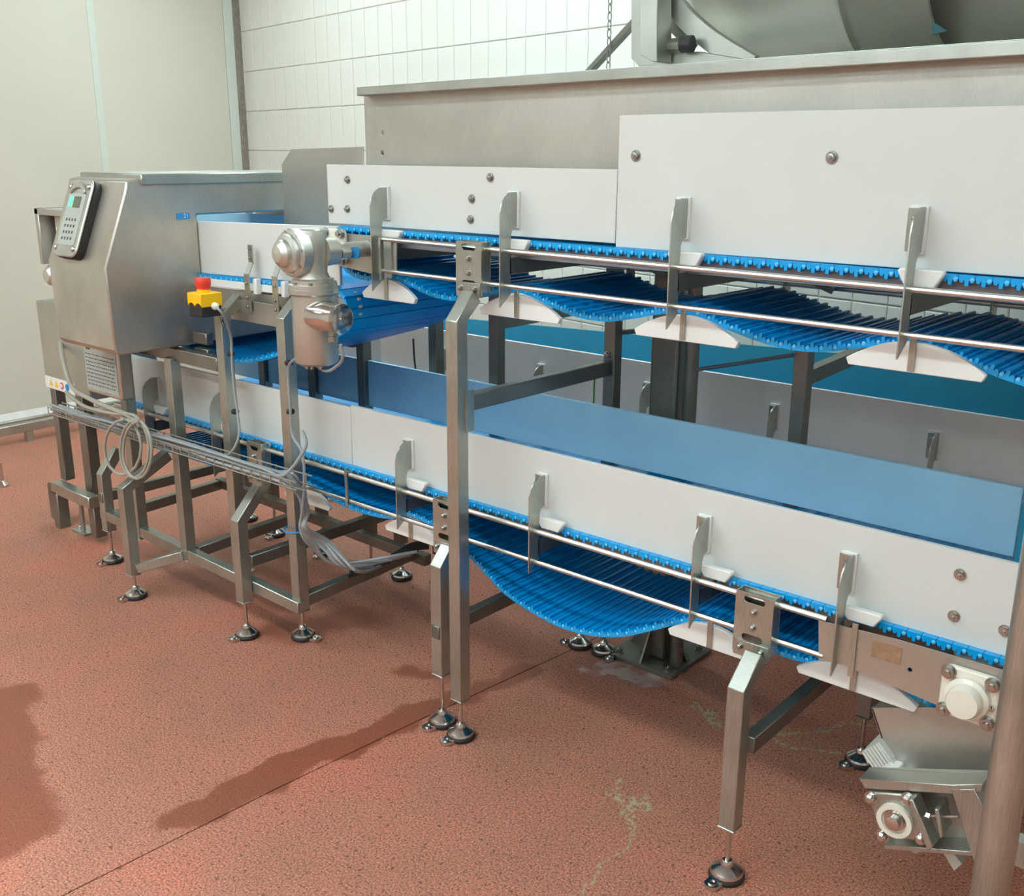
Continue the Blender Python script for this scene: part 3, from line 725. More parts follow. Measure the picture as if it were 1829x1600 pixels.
# keypad: local frame on the tilted face
ang = math.atan2(.092, .233)
c = at(150, 394, Y=1.712)
KX = Matrix.Translation(Vector((c.x, 1.650+(c.z-1.241)*math.tan(ang), c.z))) @ Matrix.Rotation(-ang, 4, 'X')
def kp(mb, name, mat, parent, **kw): return mb.xf(KX).build(name, mat, parent, **kw)
kw_, kh_ = .155, .262
g_ = kp(MB().prism(rrect(.004, -.002, kw_, kh_, .03), -.022, 0), 'gasket', 'black', md)
kb = kp(MB().prism(rrect(0, 0, kw_, kh_, .03), -.032, -.022), 'keypad_bezel', 'cast', md, bevel=.004, seg=2)
kp(MB().prism(rrect(0, -.006, kw_*.72, kh_*.66, .008), -.0335, -.0315), 'key_panel', 'key', kb)
mb = MB().prism([(x, z) for x, z in arc_pts((0, .065), .055, 25, 155, 8)]+[(x, z) for x, z in arc_pts((0, .040), .060, 140, 40, 8)], -.040, -.032)
kp(mb, 'hood', 'cast', kb, bevel=.002)
kp(MB().prism(rrect(.008, .052, .046, .038, .003), -.0345, -.0335), 'display', 'screen', kb)
mb = MB()
for i in range(4): mb.box((-.036, -.0365, .036+i*.009), (-.024, -.0335, .042+i*.009))
kp(mb, 'status_light', 'green_led', kb)
for r in range(4):
    for q in range(4):
        kp(MB().box((-.034+q*.019, -.0352, -.012-r*.021), (-.028+q*.019, -.0335, -.003-r*.021)), 'key', 'print', kb)
for sx in (-1, 1):
    for sz in (-1, 1): kp(MB().lathe((sx*.058, -.032, sz*.104), (0, -1, 0), [(.010, 0), (.009, .005), (.004, .008)], 12), 'screw', 'chrome', kb)
# small blue sticker reading 21
def text_mesh(s, size, name, mat, mat4, parent, ext=.0004):
    cu = bpy.data.curves.new('t', 'FONT'); cu.body = s; cu.size = size; cu.align_x = 'CENTER'; cu.align_y = 'CENTER'; cu.extrude = ext
    tmp = bpy.data.objects.new('tmp', cu); COL.objects.link(tmp)
    me = bpy.data.meshes.new_from_object(tmp.evaluated_get(bpy.context.evaluated_depsgraph_get())); bpy.data.objects.remove(tmp)
    mb = MB(); mb.add([mat4 @ v.co for v in me.vertices], [tuple(p.vertices) for p in me.polygons]); return mb.build(name, mat, parent, smooth=0)
p = at(327, 386, X=-3.124)
sk = MB().box((-3.1245, p.y-.024, p.z-.010), (-3.1225, p.y+.024, p.z+.010)).build('sticker', 'blue_print', mdh); sk['label'] = 'small blue sticker reading 21'
RX = Matrix.Rotation(pi/2, 4, 'Z') @ Matrix.Rotation(pi/2, 4, 'X')
text_mesh('21', .020, 'sticker_text', 'white_edge', Matrix.Translation((-3.1222, p.y+.010, p.z)) @ RX, md)
# fixing latch blocks below
p = at(362, 597, Y=1.95)
mb = MB().box((p.x-.03, 1.93, p.z-.03), (p.x+.05, 1.96, p.z+.01)); o = mb.build('latch', 'steel_dark', md, bevel=.003)
mb = MB().box((p.x-.03, 1.93, p.z-.075), (p.x+.05, 1.96, p.z-.045)); mb.build('latch', 'steel_dark', md, bevel=.003)

# ================================================================== CONTROL UNIT AT THE FAR LEFT
cu_ = thing('control_cabinet', (-3.9, 1.95, .75), 'stainless control cabinet with small warning signs hanging behind the metal detector', 'cabinet')
def quad(px, Y): return [(at(*q, Y=Y).x, at(*q, Y=Y).z) for q in px]
Yc = 1.90
xA, xB = at(64, 540, Y=Yc).x, at(205, 700, Y=Yc).x
zT, zBt = at(64, 536, Y=Yc).z, at(78, 690, Y=Yc).z
cb = MB().box((xA, Yc, zBt), (xA+.37, Yc+.30, zT)).build('cabinet_body', 'steel_sheet', cu_, bevel=.004)
w0, w1 = at(80, 668, Y=Yc).x, at(139, 695, Y=Yc).x
MB().box((xA+.004, Yc-.002, zBt+.004), (xA+.25, Yc, zBt+.052)).build('sign_strip', 'white_edge', cb)
def tri(cx, cz, s): return [(cx-s, cz-s*.8), (cx+s, cz-s*.8), (cx, cz+s)]
for i, (k, mt) in enumerate((('t', 'yellow'), ('t', 'yellow'), ('c', 'red'), ('c', 'blue_print'))):
    cx, cz_ = xA+.055+i*.045, zBt+.028
    mb = MB()
    if k == 't': mb.prism(tri(cx, cz_, .014), Yc-.004, Yc-.002)
    else: mb.lathe((cx, Yc-.002, cz_), (0, -1, 0), [(.014, 0), (.014, .002)], 16)
    mb.build('warning_sign', mt, cb)
    if k == 'c': MB().lathe((cx, Yc-.004, cz_), (0, -1, 0), [(.009, 0), (.009, .001)], 14).build('warning_sign', 'white_edge' if mt == 'red' else 'blue_print', cb)
# upper open frame
b0 = at(64, 372, Y=2.0); 
zz = b0.z
mb = MB()
fx0, fx1 = at(60, 372, Y=1.95).x, at(118, 372, Y=1.95).x+.08
z1_ = at(64, 372, Y=1.95).z; z0_ = at(66, 470, Y=1.95).z
mb.box((fx0, 1.95, z0_), (fx0+.03, 2.45, z1_)); mb.box((fx0, 1.95, z1_-.025), (fx1, 2.45, z1_)); mb.box((fx0+.03, 2.05, z0_), (fx1, 2.06, z1_-.025))
mb.build('guard_frame', 'steel_sheet', cu_, bevel=.003)
MB().box((fx0+.07, 2.04, z0_), (fx1, 2.05, z1_-.05)).build('guard_opening', 'dark', cu_)
# round motor end on the left
p = at(84, 492, Y=1.86)
mb = MB(); mb.lathe((p.x+.015, 1.97, p.z), (0, -1, 0), [(.062, 0), (.062, .06), (.055, .07), (.055, .085), (.040, .09), (.036, .11), (.024, .122), (0, .125)], 28)
mh = mb.build('motor_hub', 'cast', cu_)
for i in range(6):
    a = i*pi/3+.3; MB().lathe((p.x+.015+.047*cos(a), 1.886, p.z+.047*sin(a)), (0, -1, 0), [(.006, 0), (.006, .008)], 6).build('bolt', 'bolt', mh)
MB().box((p.x, 1.98, p.z-.09), (p.x+.16, 2.2, p.z+.075)).build('gearbox', 'cast', cu_, bevel=.01, seg=2)
# box with a type plate
lb = [at(*q, Y=1.80) for q in ((146, 615), (205, 622), (208, 690), (150, 697))]
bx = MB().box((lb[0].x, 1.80, lb[3].z), (lb[1].x+.012, 1.85, lb[0].z+.03)).build('terminal_box', 'steel_case', cu_, bevel=.008, seg=2)
pp = MB().box((lb[0].x+.012, 1.7985, lb[3].z+.018), (lb[1].x-.002, 1.80, lb[0].z+.01)).build('type_plate', 'paper', bx); pp['label'] = 'grey printed type plate'
mb = MB(); mb.box((lb[0].x+.03, 1.7975, lb[0].z-.012), (lb[0].x+.06, 1.7985, lb[0].z-.005))
random.seed(3)
for i in range(9):
    zz = lb[0].z-.030-i*.014; x = lb[0].x+.022
    while x < lb[1].x-.02:
        w = random.uniform(.006, .022); mb.box((x, 1.7979, zz), (min(x+w, lb[1].x-.012), 1.7986, zz+.0035)); x += w+.006
mb.build('print_lines', 'print', bx)
# bent carrier post with fork and base plate
cx_ = -4.05
cpost = thing('carrier_post', (-4.2, 2.02, 0), 'old square-tube post with forked foot at the far left of the line', 'post')
p0 = at(112, 700, Y=2.0); p1 = at(122, 855, Y=2.0)
MB().sqbar((p1.x, 2.0, p1.z), (p1.x, 2.0, .80), .045).build('post', 'steel_dark', cpost, bevel=.003)
MB().sqbar((p1.x+.19, 2.02, .10), (p1.x+.19, 2.02, .80), .06, .05).build('post', 'steel_dark', cpost, bevel=.003)
f0 = at(100, 862, Y=1.95); f1 = at(160, 876, Y=1.95)
MB().sqbar((f0.x, 1.95, f0.z-.015), (f1.x+.03, 1.95, f0.z-.015), .05).build('fork_bar', 'steel', cpost, bevel=.003)
MB().sqbar((f0.x+.02, 1.95, f0.z-.03), (f0.x+.02, 1.95, at(108, 945, Y=1.95).z), .05).build('fork_leg', 'steel_dark', cpost, bevel=.003)
MB().sqbar((f1.x, 1.97, f0.z-.03), (f1.x, 1.97, .02), .05).build('fork_leg', 'steel_dark', cpost, bevel=.003)
q0 = at(88, 875, Y=1.93)
MB().prism(rrect(q0.x-.01, q0.z-.06, .075, .17, .018), 1.945, 1.953).build('end_paddle', 'steel_dark', cpost)
b1 = at(152, 950, Z=0)
o = MB().box((b1.x-.06, b1.y-.03, 0), (b1.x+.05, b1.y+.04, .008)).build('base_plate', 'steel', cpost)
for dx, dy in ((-.04, 0), (.03, .015)): hexbolt_mb((b1.x+dx, b1.y+dy, .008), (0, 0, 1), .010, .010).build('bolt', 'bolt', o)
MB().box((b1.x-.01, b1.y-.01, 0), (b1.x+.012, b1.y, .13)).build('slotted_strip', 'steel', cpost)

# guard rail along the left wall
gr = thing('floor_rail', (-5.8, 2.4, 0), 'low square steel rail on the floor along the left wall', 'rail')
MB().sqbar((-5.80, 1.2, .085), (-5.80, 3.6, .085), .05, .05).build('rail_tube', 'steel', gr, bevel=.003)
for y in (1.4, 2.5, 3.5): MB().sqbar((-5.80, y, 0), (-5.80, y, .06), .04).build('rail_foot', 'steel', gr)
tag(MB().tube([(-6.17, 1.4, .03), (-6.17, 4.0, .03)], .014, 12).build('floor_pipe', 'steel'), 'thin steel pipe lying at the foot of the left wall', 'pipe')
p = at(4, 868, Z=0)
fs = thing('stand_foot', (p.x, p.y, 0), 'small round steel foot with upright rod at the left picture edge', 'foot')
mb = MB().lathe((p.x, p.y, 0), (0, 0, 1), [(.035, 0), (.035, .01), (.012, .03), (.012, .12)], 20); mb.build('foot_disc', 'chrome', fs)

# ================================================================== GEAR MOTOR
gm = thing('gear_motor', (-2.2, 1.8, 1.03), 'upright bare-metal gear motor hanging in front of the upper conveyor end', 'motor')
GY = 1.78
g0 = at(572, 650, Y=GY); gt = at(560, 412, Y=GY)
gx = at(563, 585, Y=GY).x
mb = MB(); zb_, zc = g0.z, at(572, 520, Y=GY).z
mb.lathe((gx, GY, zb_), (0, 0, 1), [(.050, 0), (.059, .006), (.061, .012), (.061, zc-zb_-.012), (.068, zc-zb_-.006), (.068, zc-zb_+.006), (.063, zc-zb_+.010)], 36)
mbody = mb.build('motor_body', 'cast', gm)
mb = MB(); mb.lathe((gx, GY, zc+.008), (0, 0, 1), [(.066, 0), (.066, .010), (.058, .012), (.058, .022), (.052, .026)], 36); mb.build('motor_flange', 'cast', gm)
for i in range(8):
    a = i*pi/4; MB().lathe((gx+.059*cos(a), GY+.059*sin(a), zc+.018), (0, 0, 1), [(.005, 0), (.005, .008)], 6).build('bolt', 'bolt', mbody)
zg = at(566, 410, Y=GY).z
gxx = gx-.018
mb = MB(); mb.lathe((gx-.006, GY, zc+.03), (0, 0, 1), [(.052, 0), (.044, .02), (.046, .05), (.050, .09), (.048, zg-zc-.050), (.044, zg-zc-.032), (.040, zg-zc-.028), (.0, zg-zc-.026)], 28)
mb.build('gear_case', 'cast', gm)
# worm wheel housing facing the camera side (-x,-y)
hz = at(530, 455, Y=1.74)
hax = Vector((-.06, -1, 0)).normalized()
hc = Vector((gx-.012, 1.700, at(527, 455, Y=1.70).z))
mb = MB(); mb.lathe(hc+Vector((0, .05, 0)), hax, [(.040, -.02), (.060, -.005), (.064, .0), (.064, .028), (.060, .032), (.052, .034), (.050, .046), (.038, .050), (.035, .062), (.022, .074), (0, .078)], 36)
hb = mb.build('gear_cover', 'cast', gm)
u = hax.orthogonal().normalized(); w = hax.cross(u)
for i in range(8):
    a = i*pi/4+.2; MB().lathe(hc+Vector((0, .05, 0))+hax*.026+(u*cos(a)+w*sin(a))*.056, hax, [(.0055, 0), (.0055, .008)], 8).build('bolt', 'bolt', hb)
MB().lathe((gx-.008, GY, zg-.02), (0, 0, 1), [(.008, 0), (.008, .022)], 6).build('breather_plug', 'bolt', gm)
# hollow shaft side + torque arm towards the conveyor
MB().lathe((gx+.02, GY+.02, hc.z), (0.1, 1, 0), [(.04, 0), (.036, .04), (.022, .05), (.022, .15)], 28).build('output_hub', 'cast', gm)
ta = at(617, 452, Y=1.86)
mb = MB().tube([at(588, 425, Y=1.83), ta], (.014, .006), sq=True); mb.tube([at(592, 470, Y=1.83), ta], (.014, .006), sq=True); mb.lathe(ta+Vector((0, .012, 0)), (0, -1, 0), [(.014, 0), (.014, .03)], 16)
mb.build('torque_arm', 'cast', gm)
MB().lathe(ta+Vector((.01, .03, 0)), (0.2, -1, 0), [(.0165, 0), (.0165, .008)], 16).build('torque_bush', 'blue_tie', gm)
# terminal drum on the side
tc_ = at(603, 575, Y=1.72)
mb = MB(); a1 = Vector((1, -.04, 0)).normalized()
mb.lathe((gx+.03, GY-.02, tc_.z), a1, [(.040, 0), (.042, .055), (.040, .060), (.040, .100), (.0415, .102), (.0415, .110), (.038, .112), (0, .113)], 30)
tb = mb.build('terminal_box', 'chrome', gm)
MB().lathe(Vector((gx+.03, GY-.02, tc_.z))+a1*.112, a1, [(.006, 0), (.005, .005)], 8).build('cap_screw', 'bolt', tb)
gl = at(606, 612, Y=1.73)
MB().lathe((gx+.095, GY-.02, tc_.z-.036), (.1, 0, -1), [(.010, 0), (.010, .014), (.013, .016), (.013, .030), (.008, .034)], 10).build('cable_gland', 'bolt', tb)
for dx, dy in ((-.03, -.02), (0, -.035), (.015, -.03), (.035, -.015)):
    MB().lathe((gx+dx, GY+dy, zb_), (0, 0, -1), [(.005, 0), (.005, .010)], 6).build('bolt', 'bolt', mbody)

# ================================================================== EMERGENCY STOP
es = thing('emergency_stop', (-2.74, 1.80, 1.12), 'yellow and black box with a red emergency stop button on the bent post', 'button')
EY = 1.80
e0 = at(338, 556, Y=EY); e1 = at(399, 556, Y=EY)
ztp = at(368, 527, Y=EY).z; zmd = at(368, 547, Y=EY).z; zbm = at(368, 557, Y=EY).z
xm = e0.x+.037; ew = .070
eb = MB().box((xm-ew/2, EY, zbm-.022), (xm+ew/2, EY+.072, zmd+.01)).build('box_base', 'black', es, bevel=.004, seg=2)
n = 16; top = [(xm-ew/2-.003, ztp), (xm+ew/2+.003, ztp)]
sc = [(xm+ew/2+.003-(ew+.006)*i/n, zmd-.004+.012*abs(sin(2*pi*i/n))**.7*(1 if True else 0)-.004) for i in range(n+1)]
MB().prism(top+sc, EY-.003, EY+.075).build('box_lid', 'yellow', es, bevel=.002)
cb0 = Vector((xm, EY+.034, ztp))
MB().lathe(cb0, (0, 0, 1), [(.021, -.002), (.021, .010), (.017, .010)], 24).build('button_collar', 'yellow', es)
MB().lathe(cb0+Vector((0, 0, .009)), (0, 0, 1), [(.021, 0), (.020, .006), (.024, .012), (.025, .030), (.022, .037), (.0, .038)], 28).build('mushroom_button', 'red', es, smooth=45)
gp = Vector((xm+ew/2, EY+.045, zbm+.012))
MB().lathe(gp, (1, -.15, -.1), [(.012, 0), (.012, .008), (.009, .016), (.004, .020)], 14).build('cable_gland', 'white_edge', es)
mb = MB().box((xm-ew/2+.01, EY+.01, zbm-.004), (xm+ew/2-.004, EY+.09, zbm)); mb.prism([(xm+.008, zbm-.004), (xm+ew/2, zbm-.004), (xm+ew/2-.012, zbm-.05), (xm+.028, zbm-.05)], EY+.075, EY+.079)
mb.build('mounting_bracket', 'steel', es)

# ================================================================== HOPPER AND WHAT STANDS BEHIND IT
hp = thing('hopper', (-1.3, 2.4, 1.55), 'long grey stainless hopper trough with a lipped rim above the upper belt', 'hopper')
hx0 = at(653, 260, Y=2.06).x
hl = [(hx0, 1.40), (.3, 1.40), (.3, 1.79), (hx0, 1.775)]
holes = []
for q in ((683, 237), (683, 273)):
    p = at(*q, Y=2.06); holes.append([(p.x+.0065*cos(k*pi/5), p.z+.008*sin(k*pi/5)) for k in range(10)])
plate('front_sheet', 'steel_sheet', hl, holes, .003, 'XZ', 2.06, hp)
bp_ = at(1000, 213, Y=2.059)
rx0 = at(641, 155, Y=2.03).x
rim = MB(); zr0 = at(641, 155, Y=2.02).z; zr1 = at(1829, 69, Y=2.02).z; xr1 = at(1829, 69, Y=2.02).x
sl_ = (zr1-zr0)/(xr1-rx0)
def zr(x): return zr0+(x-rx0)*sl_
rim.add([(rx0, 2.02, zr(rx0)-.024), (.3, 2.02, zr(.3)-.030), (.3, 2.02, zr(.3)), (rx0, 2.02, zr(rx0)), (rx0, 2.10, zr(rx0)-.024), (.3, 2.10, zr(.3)-.03), (.3, 2.10, zr(.3)), (rx0, 2.10, zr(rx0))],
        [(0,1,2,3),(7,6,5,4),(3,2,6,7),(0,4,5,1),(0,3,7,4),(1,5,6,2)])
rim.build('rim', 'steel_x', hp, bevel=.003, seg=2)
MB().box((hx0, 2.95, 1.40), (.3, 2.953, 1.77)).build('rear_sheet', 'steel_sheet', hp)
MB().prism([(2.07, 1.58), (2.95, 1.58), (2.95, 1.60), (2.07, 1.60)], hx0, .3, 'X').build('floor_block_sheet', 'steel_sheet', hp)  # unseen sheet, widened forward to keep blue reflections off the drum
MB().sqbar((hx0+.02, 2.09, 1.45), (hx0+.02, 2.09, 1.76), .004, .05).build('corner_fold', 'steel_sheet', hp)
sd = [(at(*q, Y=2.30).x, at(*q, Y=2.30).z) for q in ((508, 410), (503, 293), (520, 266), (649, 262), (649, 410))]
tag(MB().prism(sd, 2.30, 2.304).build('guard_plate', 'steel_sheet', bevel=.001), 'flat grey steel guard plate with a clipped corner beside the hopper end', 'plate')
# tumbler drum
dr = thing('tumbler_drum', (-1.3, 3.0, 1.8), 'large stainless steel drum lying behind the hopper rim', 'drum')
def dpt(px, py, Y): return at(px, py, Y=Y)
cA = Vector((at(1290, 50, Y=2.75).x, 2.75, 2.15)); cB = Vector((at(1660, 40, Y=2.45).x-.02, 2.74, 2.14))
axd = (cB-cA).normalized(); Ld = (cB-cA).length
mb = MB(); sw = .70*Ld
RD = .335
mb.lathe(cA, axd, [(.20, -.01), (.24, 0), (RD*.86, .05), (RD*.97, sw*.45), (RD, sw-.012), (RD+.006, sw-.006), (RD+.006, sw+.004), (RD*.985, sw+.012), (RD*.97, Ld-.01), (RD*.96, Ld), (RD*.93, Ld), (RD*.93, Ld-.15)], 72)
mb.build('drum_shell', 'drum', dr, smooth=50)
cC = cB+Vector((-.05, -.02, .05))
mb = MB(); mb.lathe(cC+Vector((-.02, .25, .0)), (1, -.02, .0), [(.0, 0), (.40, 0), (.42, .02), (.42, 1.0)], 64); mb.build('drum_body', 'drum', dr)
# ring flange and bracket
pts = [at(*q, Y=2.36) for q in ((1165, -60), (1192, -15), (1222, 28), (1258, 62), (1295, 88), (1345, 118))]
pts2 = spline(pts, 6)
mb = MB()
mb.tube([tuple(p) for p in pts2], (.05, .022), sq=True, up=(0, 1, 0)); mb.build('ring_flange', 'steel_x', dr, bevel=.002)
pts = [at(*q, Y=2.40) for q in ((1145, -60), (1185, 0), (1205, 40), (1240, 75))]
MB().tube([tuple(p) for p in spline(pts, 6)], (.03, .05), sq=True, up=(0, 1, 0)).build('ring_band', 'steel_dark', dr)
bk = [(at(*q, Y=2.34).x, at(*q, Y=2.34).z) for q in ((1127, -80), (1127, 104), (1140, 118), (1340, 118), (1325, 104), (1250, 92), (1170, 92), (1157, 80), (1157, -80))]
MB().prism(bk, 2.34, 2.36).build('bearer_bracket', 'steel_x', dr, bevel=.002)
bk = [(at(*q, Y=2.30).x, at(*q, Y=2.30).z) for q in ((1155, -80), (1155, 100), (1178, 112), (1186, 112), (1186, -80))]
MB().prism(bk, 2.27, 2.335).build('bearer_rib', 'steel_x', dr, bevel=.002)
bo = at(1218, 80, Y=2.33)
mb = MB().lathe((bo.x-.035, 2.32, bo.z), (1, .1, 0), [(.016, 0), (.016, .04)], 6); mb.build('bolt_head', 'bolt', dr)
MB().lathe((bo.x+.005, 2.32, bo.z), (1, .1, 0), [(.020, 0), (.020, .03)], 14).build('bolt_washer', 'dark', dr)
bl = [(at(*q, Y=2.5).x, at(*q, Y=2.5).z) for q in ((1664, 38), (1664, 62), (1692, 55))]
MB().prism(bl, 2.50, 2.51).build('blue_tab', 'dark_teal', dr)
# diagonal strut and chain in front of the tiles
sp_ = at(1062, 118, Y=3.0); se = at(1150, 22, Y=2.8)
tag(MB().sqbar(tuple(sp_+(sp_-se)*.4), tuple(se+(se-sp_)*.3), .022).build('diagonal_strut', 'steel_dark', bevel=.002), 'slanting dark steel strut between the hopper rim and the tiled wall', 'strut')
ch = thing('hanging_chain', at(1088, 60, Y=2.9), 'thin steel chain hanging in front of the white tiles', 'chain')
zt = at(1088, -30, Y=2.9).z; zl = at(1086, 119, Y=2.9).z; xc = at(1088, 60, Y=2.9).x
lk = None; k = 0; z = zt
while z > zl:
    if lk is None:
        ring = [(xc+.006*cos(a*pi/6), 2.9, z+.015*sin(a*pi/6)) for a in range(12)]
        lk = MB().tube(ring, .0018, 6, closed=True).build('chain_link', 'steel_dark', ch); lk.rotation_euler = (0, 0, .2)
    else: inst(lk, 'chain_link', (xc, 2.9, z), ch, (0, 0, .2 if k % 2 == 0 else 1.3))
    z -= .025; k += 1
# big column with base plate behind the conveyor
bc = thing('support_column', (-1.65, 2.66, 0), 'thick dark steel column on a bolted square base plate', 'column')
MB().sqbar((-1.645, 2.66, .012), (-1.645, 2.66, 1.70), .10).build('shaft', 'steel_dark', bc, bevel=.012, seg=3)
bpl = MB().prism(rrect(-1.645, 2.665, .25, .25, .006, 2), 0, .014, 'Z').build('base_plate', 'steel_dark', bc, bevel=.001)
for sx in (-1, 1):
    for sy in (-1, 1): hexbolt_mb((-1.645+sx*.095, 2.665+sy*.095, .014), (0, 0, 1), .012, .010).build('bolt', 'bolt', bpl)
for sx, sy in ((1, 0), (-1, 0), (0, 1), (0, -1)):
    mb = MB(); pr = [(.05, .014), (.11, .014), (.055, .12), (.05, .12)]
    if sx: mb.prism([(-1.645+sx*a, z) for a, z in pr], 2.657, 2.663)
    else: mb.prism([(2.66+sy*a, z) for a, z in pr], -1.648, -1.642, 'X')
    mb.build('gusset', 'steel_dark', bc)
rp = thing('round_post', (-1.545, 2.60, 0), 'slim round steel post right beside the thick dark column', 'post')
pX = at(1233, 700, Y=2.62).x
MB().tube([(pX, 2.62, .01), (pX, 2.62, 1.60)], .021, 18).build('tube', 'steel_dark', rp)
MB().lathe((pX, 2.62, 0), (0, 0, 1), [(.04, 0), (.04, .01)], 20).build('foot_plate', 'steel_dark', rp)
q1 = at(1246, 660, Y=2.60); q2 = at(1416, 634, Y=2.53)
MB().tube([q1, q2], .006, 10).build('tie_rod', 'steel_dark', rp)
q1 = at(1104, 594, Y=2.58); q2 = at(1178, 588, Y=2.60)
MB().tube([q1, q2], .008, 10).build('tie_rod', 'steel_dark', bc)

# ================================================================== LOWER RIGHT: CHUTE AND ELEVATOR TAIL
cz0 = thing('discharge_chute', (-.5, 2.0, .35), 'grey steel chute plate under the white bearing at the conveyor end', 'chute')
CY = 1.99
pr = [(at(*q, Y=CY).x, at(*q, Y=CY).z) for q in ((1556, 1264), (1600, 1396), (1900, 1420), (1900, 1262))]
MB().prism(pr, CY, CY+.004).build('chute_side', 'steel_sheet', cz0, bevel=.001)
MB().prism(pr, CY+.5, CY+.504).build('chute_side', 'steel_sheet', cz0)
a_, b_ = pr[0], pr[1]
MB().prism([a_, b_, (b_[0]+.004, b_[1]), (a_[0]+.004, a_[1])], CY, CY+.5).build('chute_back', 'steel_sheet', cz0)
mb = MB().box((pr[0][0]-.004, CY+.10, pr[0][1]-.045), (pr[0][0]+.03, CY+.103, pr[0][1]-.02)); mb.box((pr[0][0]-.012, CY+.10, pr[0][1]-.022), (pr[0][0]+.03, CY+.12, pr[0][1]-.019)); mb.build('fixing_angle', 'steel', cz0)
el = thing('elevator_conveyor', (-.5, 1.9, 0), 'grey-white flighted elevator tail in a steel channel at the lower right corner', 'conveyor')
EY2 = 1.88
def E(px, py, Y=EY2): v = at(px, py, Y=Y); return (v.x, v.z)
MB().prism([E(1534, 1390), E(1700, 1402), E(1755, 1400), E(1752, 1414), E(1700, 1418), E(1545, 1408)], EY2, EY2+.05).build('channel_flange', 'steel', el, bevel=.001)
MB().prism([E(1578, 1508), E(1745, 1522), E(1745, 1530), E(1580, 1516)], EY2, EY2+.05).build('channel_flange', 'steel', el, bevel=.001)
MB().prism([E(1534, 1390), E(1545, 1408), E(1580, 1516), E(1760, 1530), E(1830, 1400)], EY2+.05, EY2+.054).build('channel_web', 'steel_sheet', el)
MB().prism([E(1700, 1408), E(1742, 1408), E(1775, 1530), E(1740, 1535)], EY2-.004, EY2).build('channel_brace', 'steel', el, bevel=.001)
MB().prism([E(1740, 1408), E(1758, 1440), E(1800, 1540), E(1772, 1530)], EY2-.004, EY2+.05).build('channel_brace', 'steel', el, bevel=.001)
bc2 = at(1603, 1462, Y=EY2)
sk_ = [E(1549, 1412, EY2), E(1634, 1418, EY2), E(1662, 1502, EY2), E(1574, 1494, EY2)]
bb = MB().prism(sk_, EY2-.005, EY2+.012).build('bearing_block', 'steel', el, bevel=.004, seg=2)
MB().lathe((bc2.x-.002, EY2-.005, bc2.z), (0, -1, 0), [(.036, 0), (.036, .010), (.026, .010), (.026, .002)], 32).build('bearing_ring', 'cream', bb)
MB().lathe((bc2.x-.002, EY2-.003, bc2.z), (0, -1, 0), [(.0265, 0), (.022, .006), (.019, .006), (.019, .014), (.014, .014), (.014, .022), (.010, .024), (.0, .024)], 28).build('shaft_end', 'chrome', bb)
for q in ((1556, 1424), (1622, 1426), (1577, 1491), (1646, 1496)):
    v = at(*q, Y=EY2-.005); MB().lathe(v, (0, -1, 0), [(.014, 0), (.014, .002), (.011, .002), (.0105, .011), (.006, .015)], 12).build('bolt', 'chrome', bb)
MB().prism([E(1632, 1416), E(1640, 1416), E(1676, 1500), E(1666, 1508)], EY2-.03, EY2+.01).build('slide_plate', 'steel', el, bevel=.002)
MB().prism([E(1676, 1434), E(1684, 1436), E(1692, 1484), E(1686, 1488)], EY2-.025, EY2+.03).build('adjuster_plate', 'steel', el, bevel=.002)
MB().tube([at(1652, 1457, Y=EY2-.01), at(1712, 1459, Y=EY2-.01)], .0035, 10).build('adjuster_screw', 'bolt', el)
MB().lathe(at(1654, 1456, Y=EY2-.01), (1, 0, 0), [(.008, 0), (.008, .008)], 6).build('adjuster_nut', 'chrome', el)
# flights
YE0, YE1 = 1.97, 2.35
fl0 = [E(1547, 1335, 1.99), E(1576, 1318, 1.99), E(1592, 1350, 1.99), E(1570, 1368, 1.99)]
o = MB()
for i in range(6):
    t0_ = i/6; t1_ = (i+.6)/6
    p = lambda t, s: (fl0[0][0]+(fl0[1][0]-fl0[0][0])*t+(fl0[3][0]-fl0[0][0])*s, fl0[0][1]+(fl0[1][1]-fl0[0][1])*t+(fl0[3][1]-fl0[0][1])*s)
    o.prism([p(t0_, 0), p(t1_, 0), p(t1_, 1), p(t0_, 1)], YE0-.004, YE0)
o.prism([p(0, 0), p(1, 0), p(1, 1), p(0, 1)], YE0, YE1); o.build('belt_flight', 'grey_white', el)
MB().prism([E(1568, 1366, 1.97), E(1588, 1352, 1.97), E(1604, 1386, 1.97), E(1580, 1394, 1.97)], YE0, YE1).build('belt_module', 'white_edge', el, bevel=.002)
MB().prism([E(1560, 1392, 1.94), E(1585, 1376, 1.94), E(1597, 1380, 1.94), E(1598, 1390, 1.94), E(1615, 1396, 1.94)], 1.94, YE1).build('belt_module', 'white_edge', el, bevel=.002)
for q in (((1547, 1435), (1555, 1420), (1566, 1455), (1558, 1462)), ((1555, 1462), (1566, 1455), (1580, 1490), (1570, 1496)), ((1600, 1516), (1660, 1522), (1650, 1528), (1628, 1534)), ((1655, 1522), (1700, 1526), (1660, 1530), (1640, 1526))):
    MB().prism([E(*k, 1.92) for k in q], 1.94, YE1).build('belt_module', 'grey_white', el, bevel=.002)
MB().prism([E(1674, 1524, 1.92), E(1692, 1526, 1.92), E(1712, 1552, 1.92), E(1698, 1564, 1.92)], 1.94, YE1).build('belt_flight', 'grey_white', el)
MB().prism([E(1690, 1530, 1.9), E(1760, 1535, 1.9), E(1760, 1560, 1.9), E(1712, 1552, 1.9)], 1.96, YE1).build('belt_module', 'steel_dark', el)
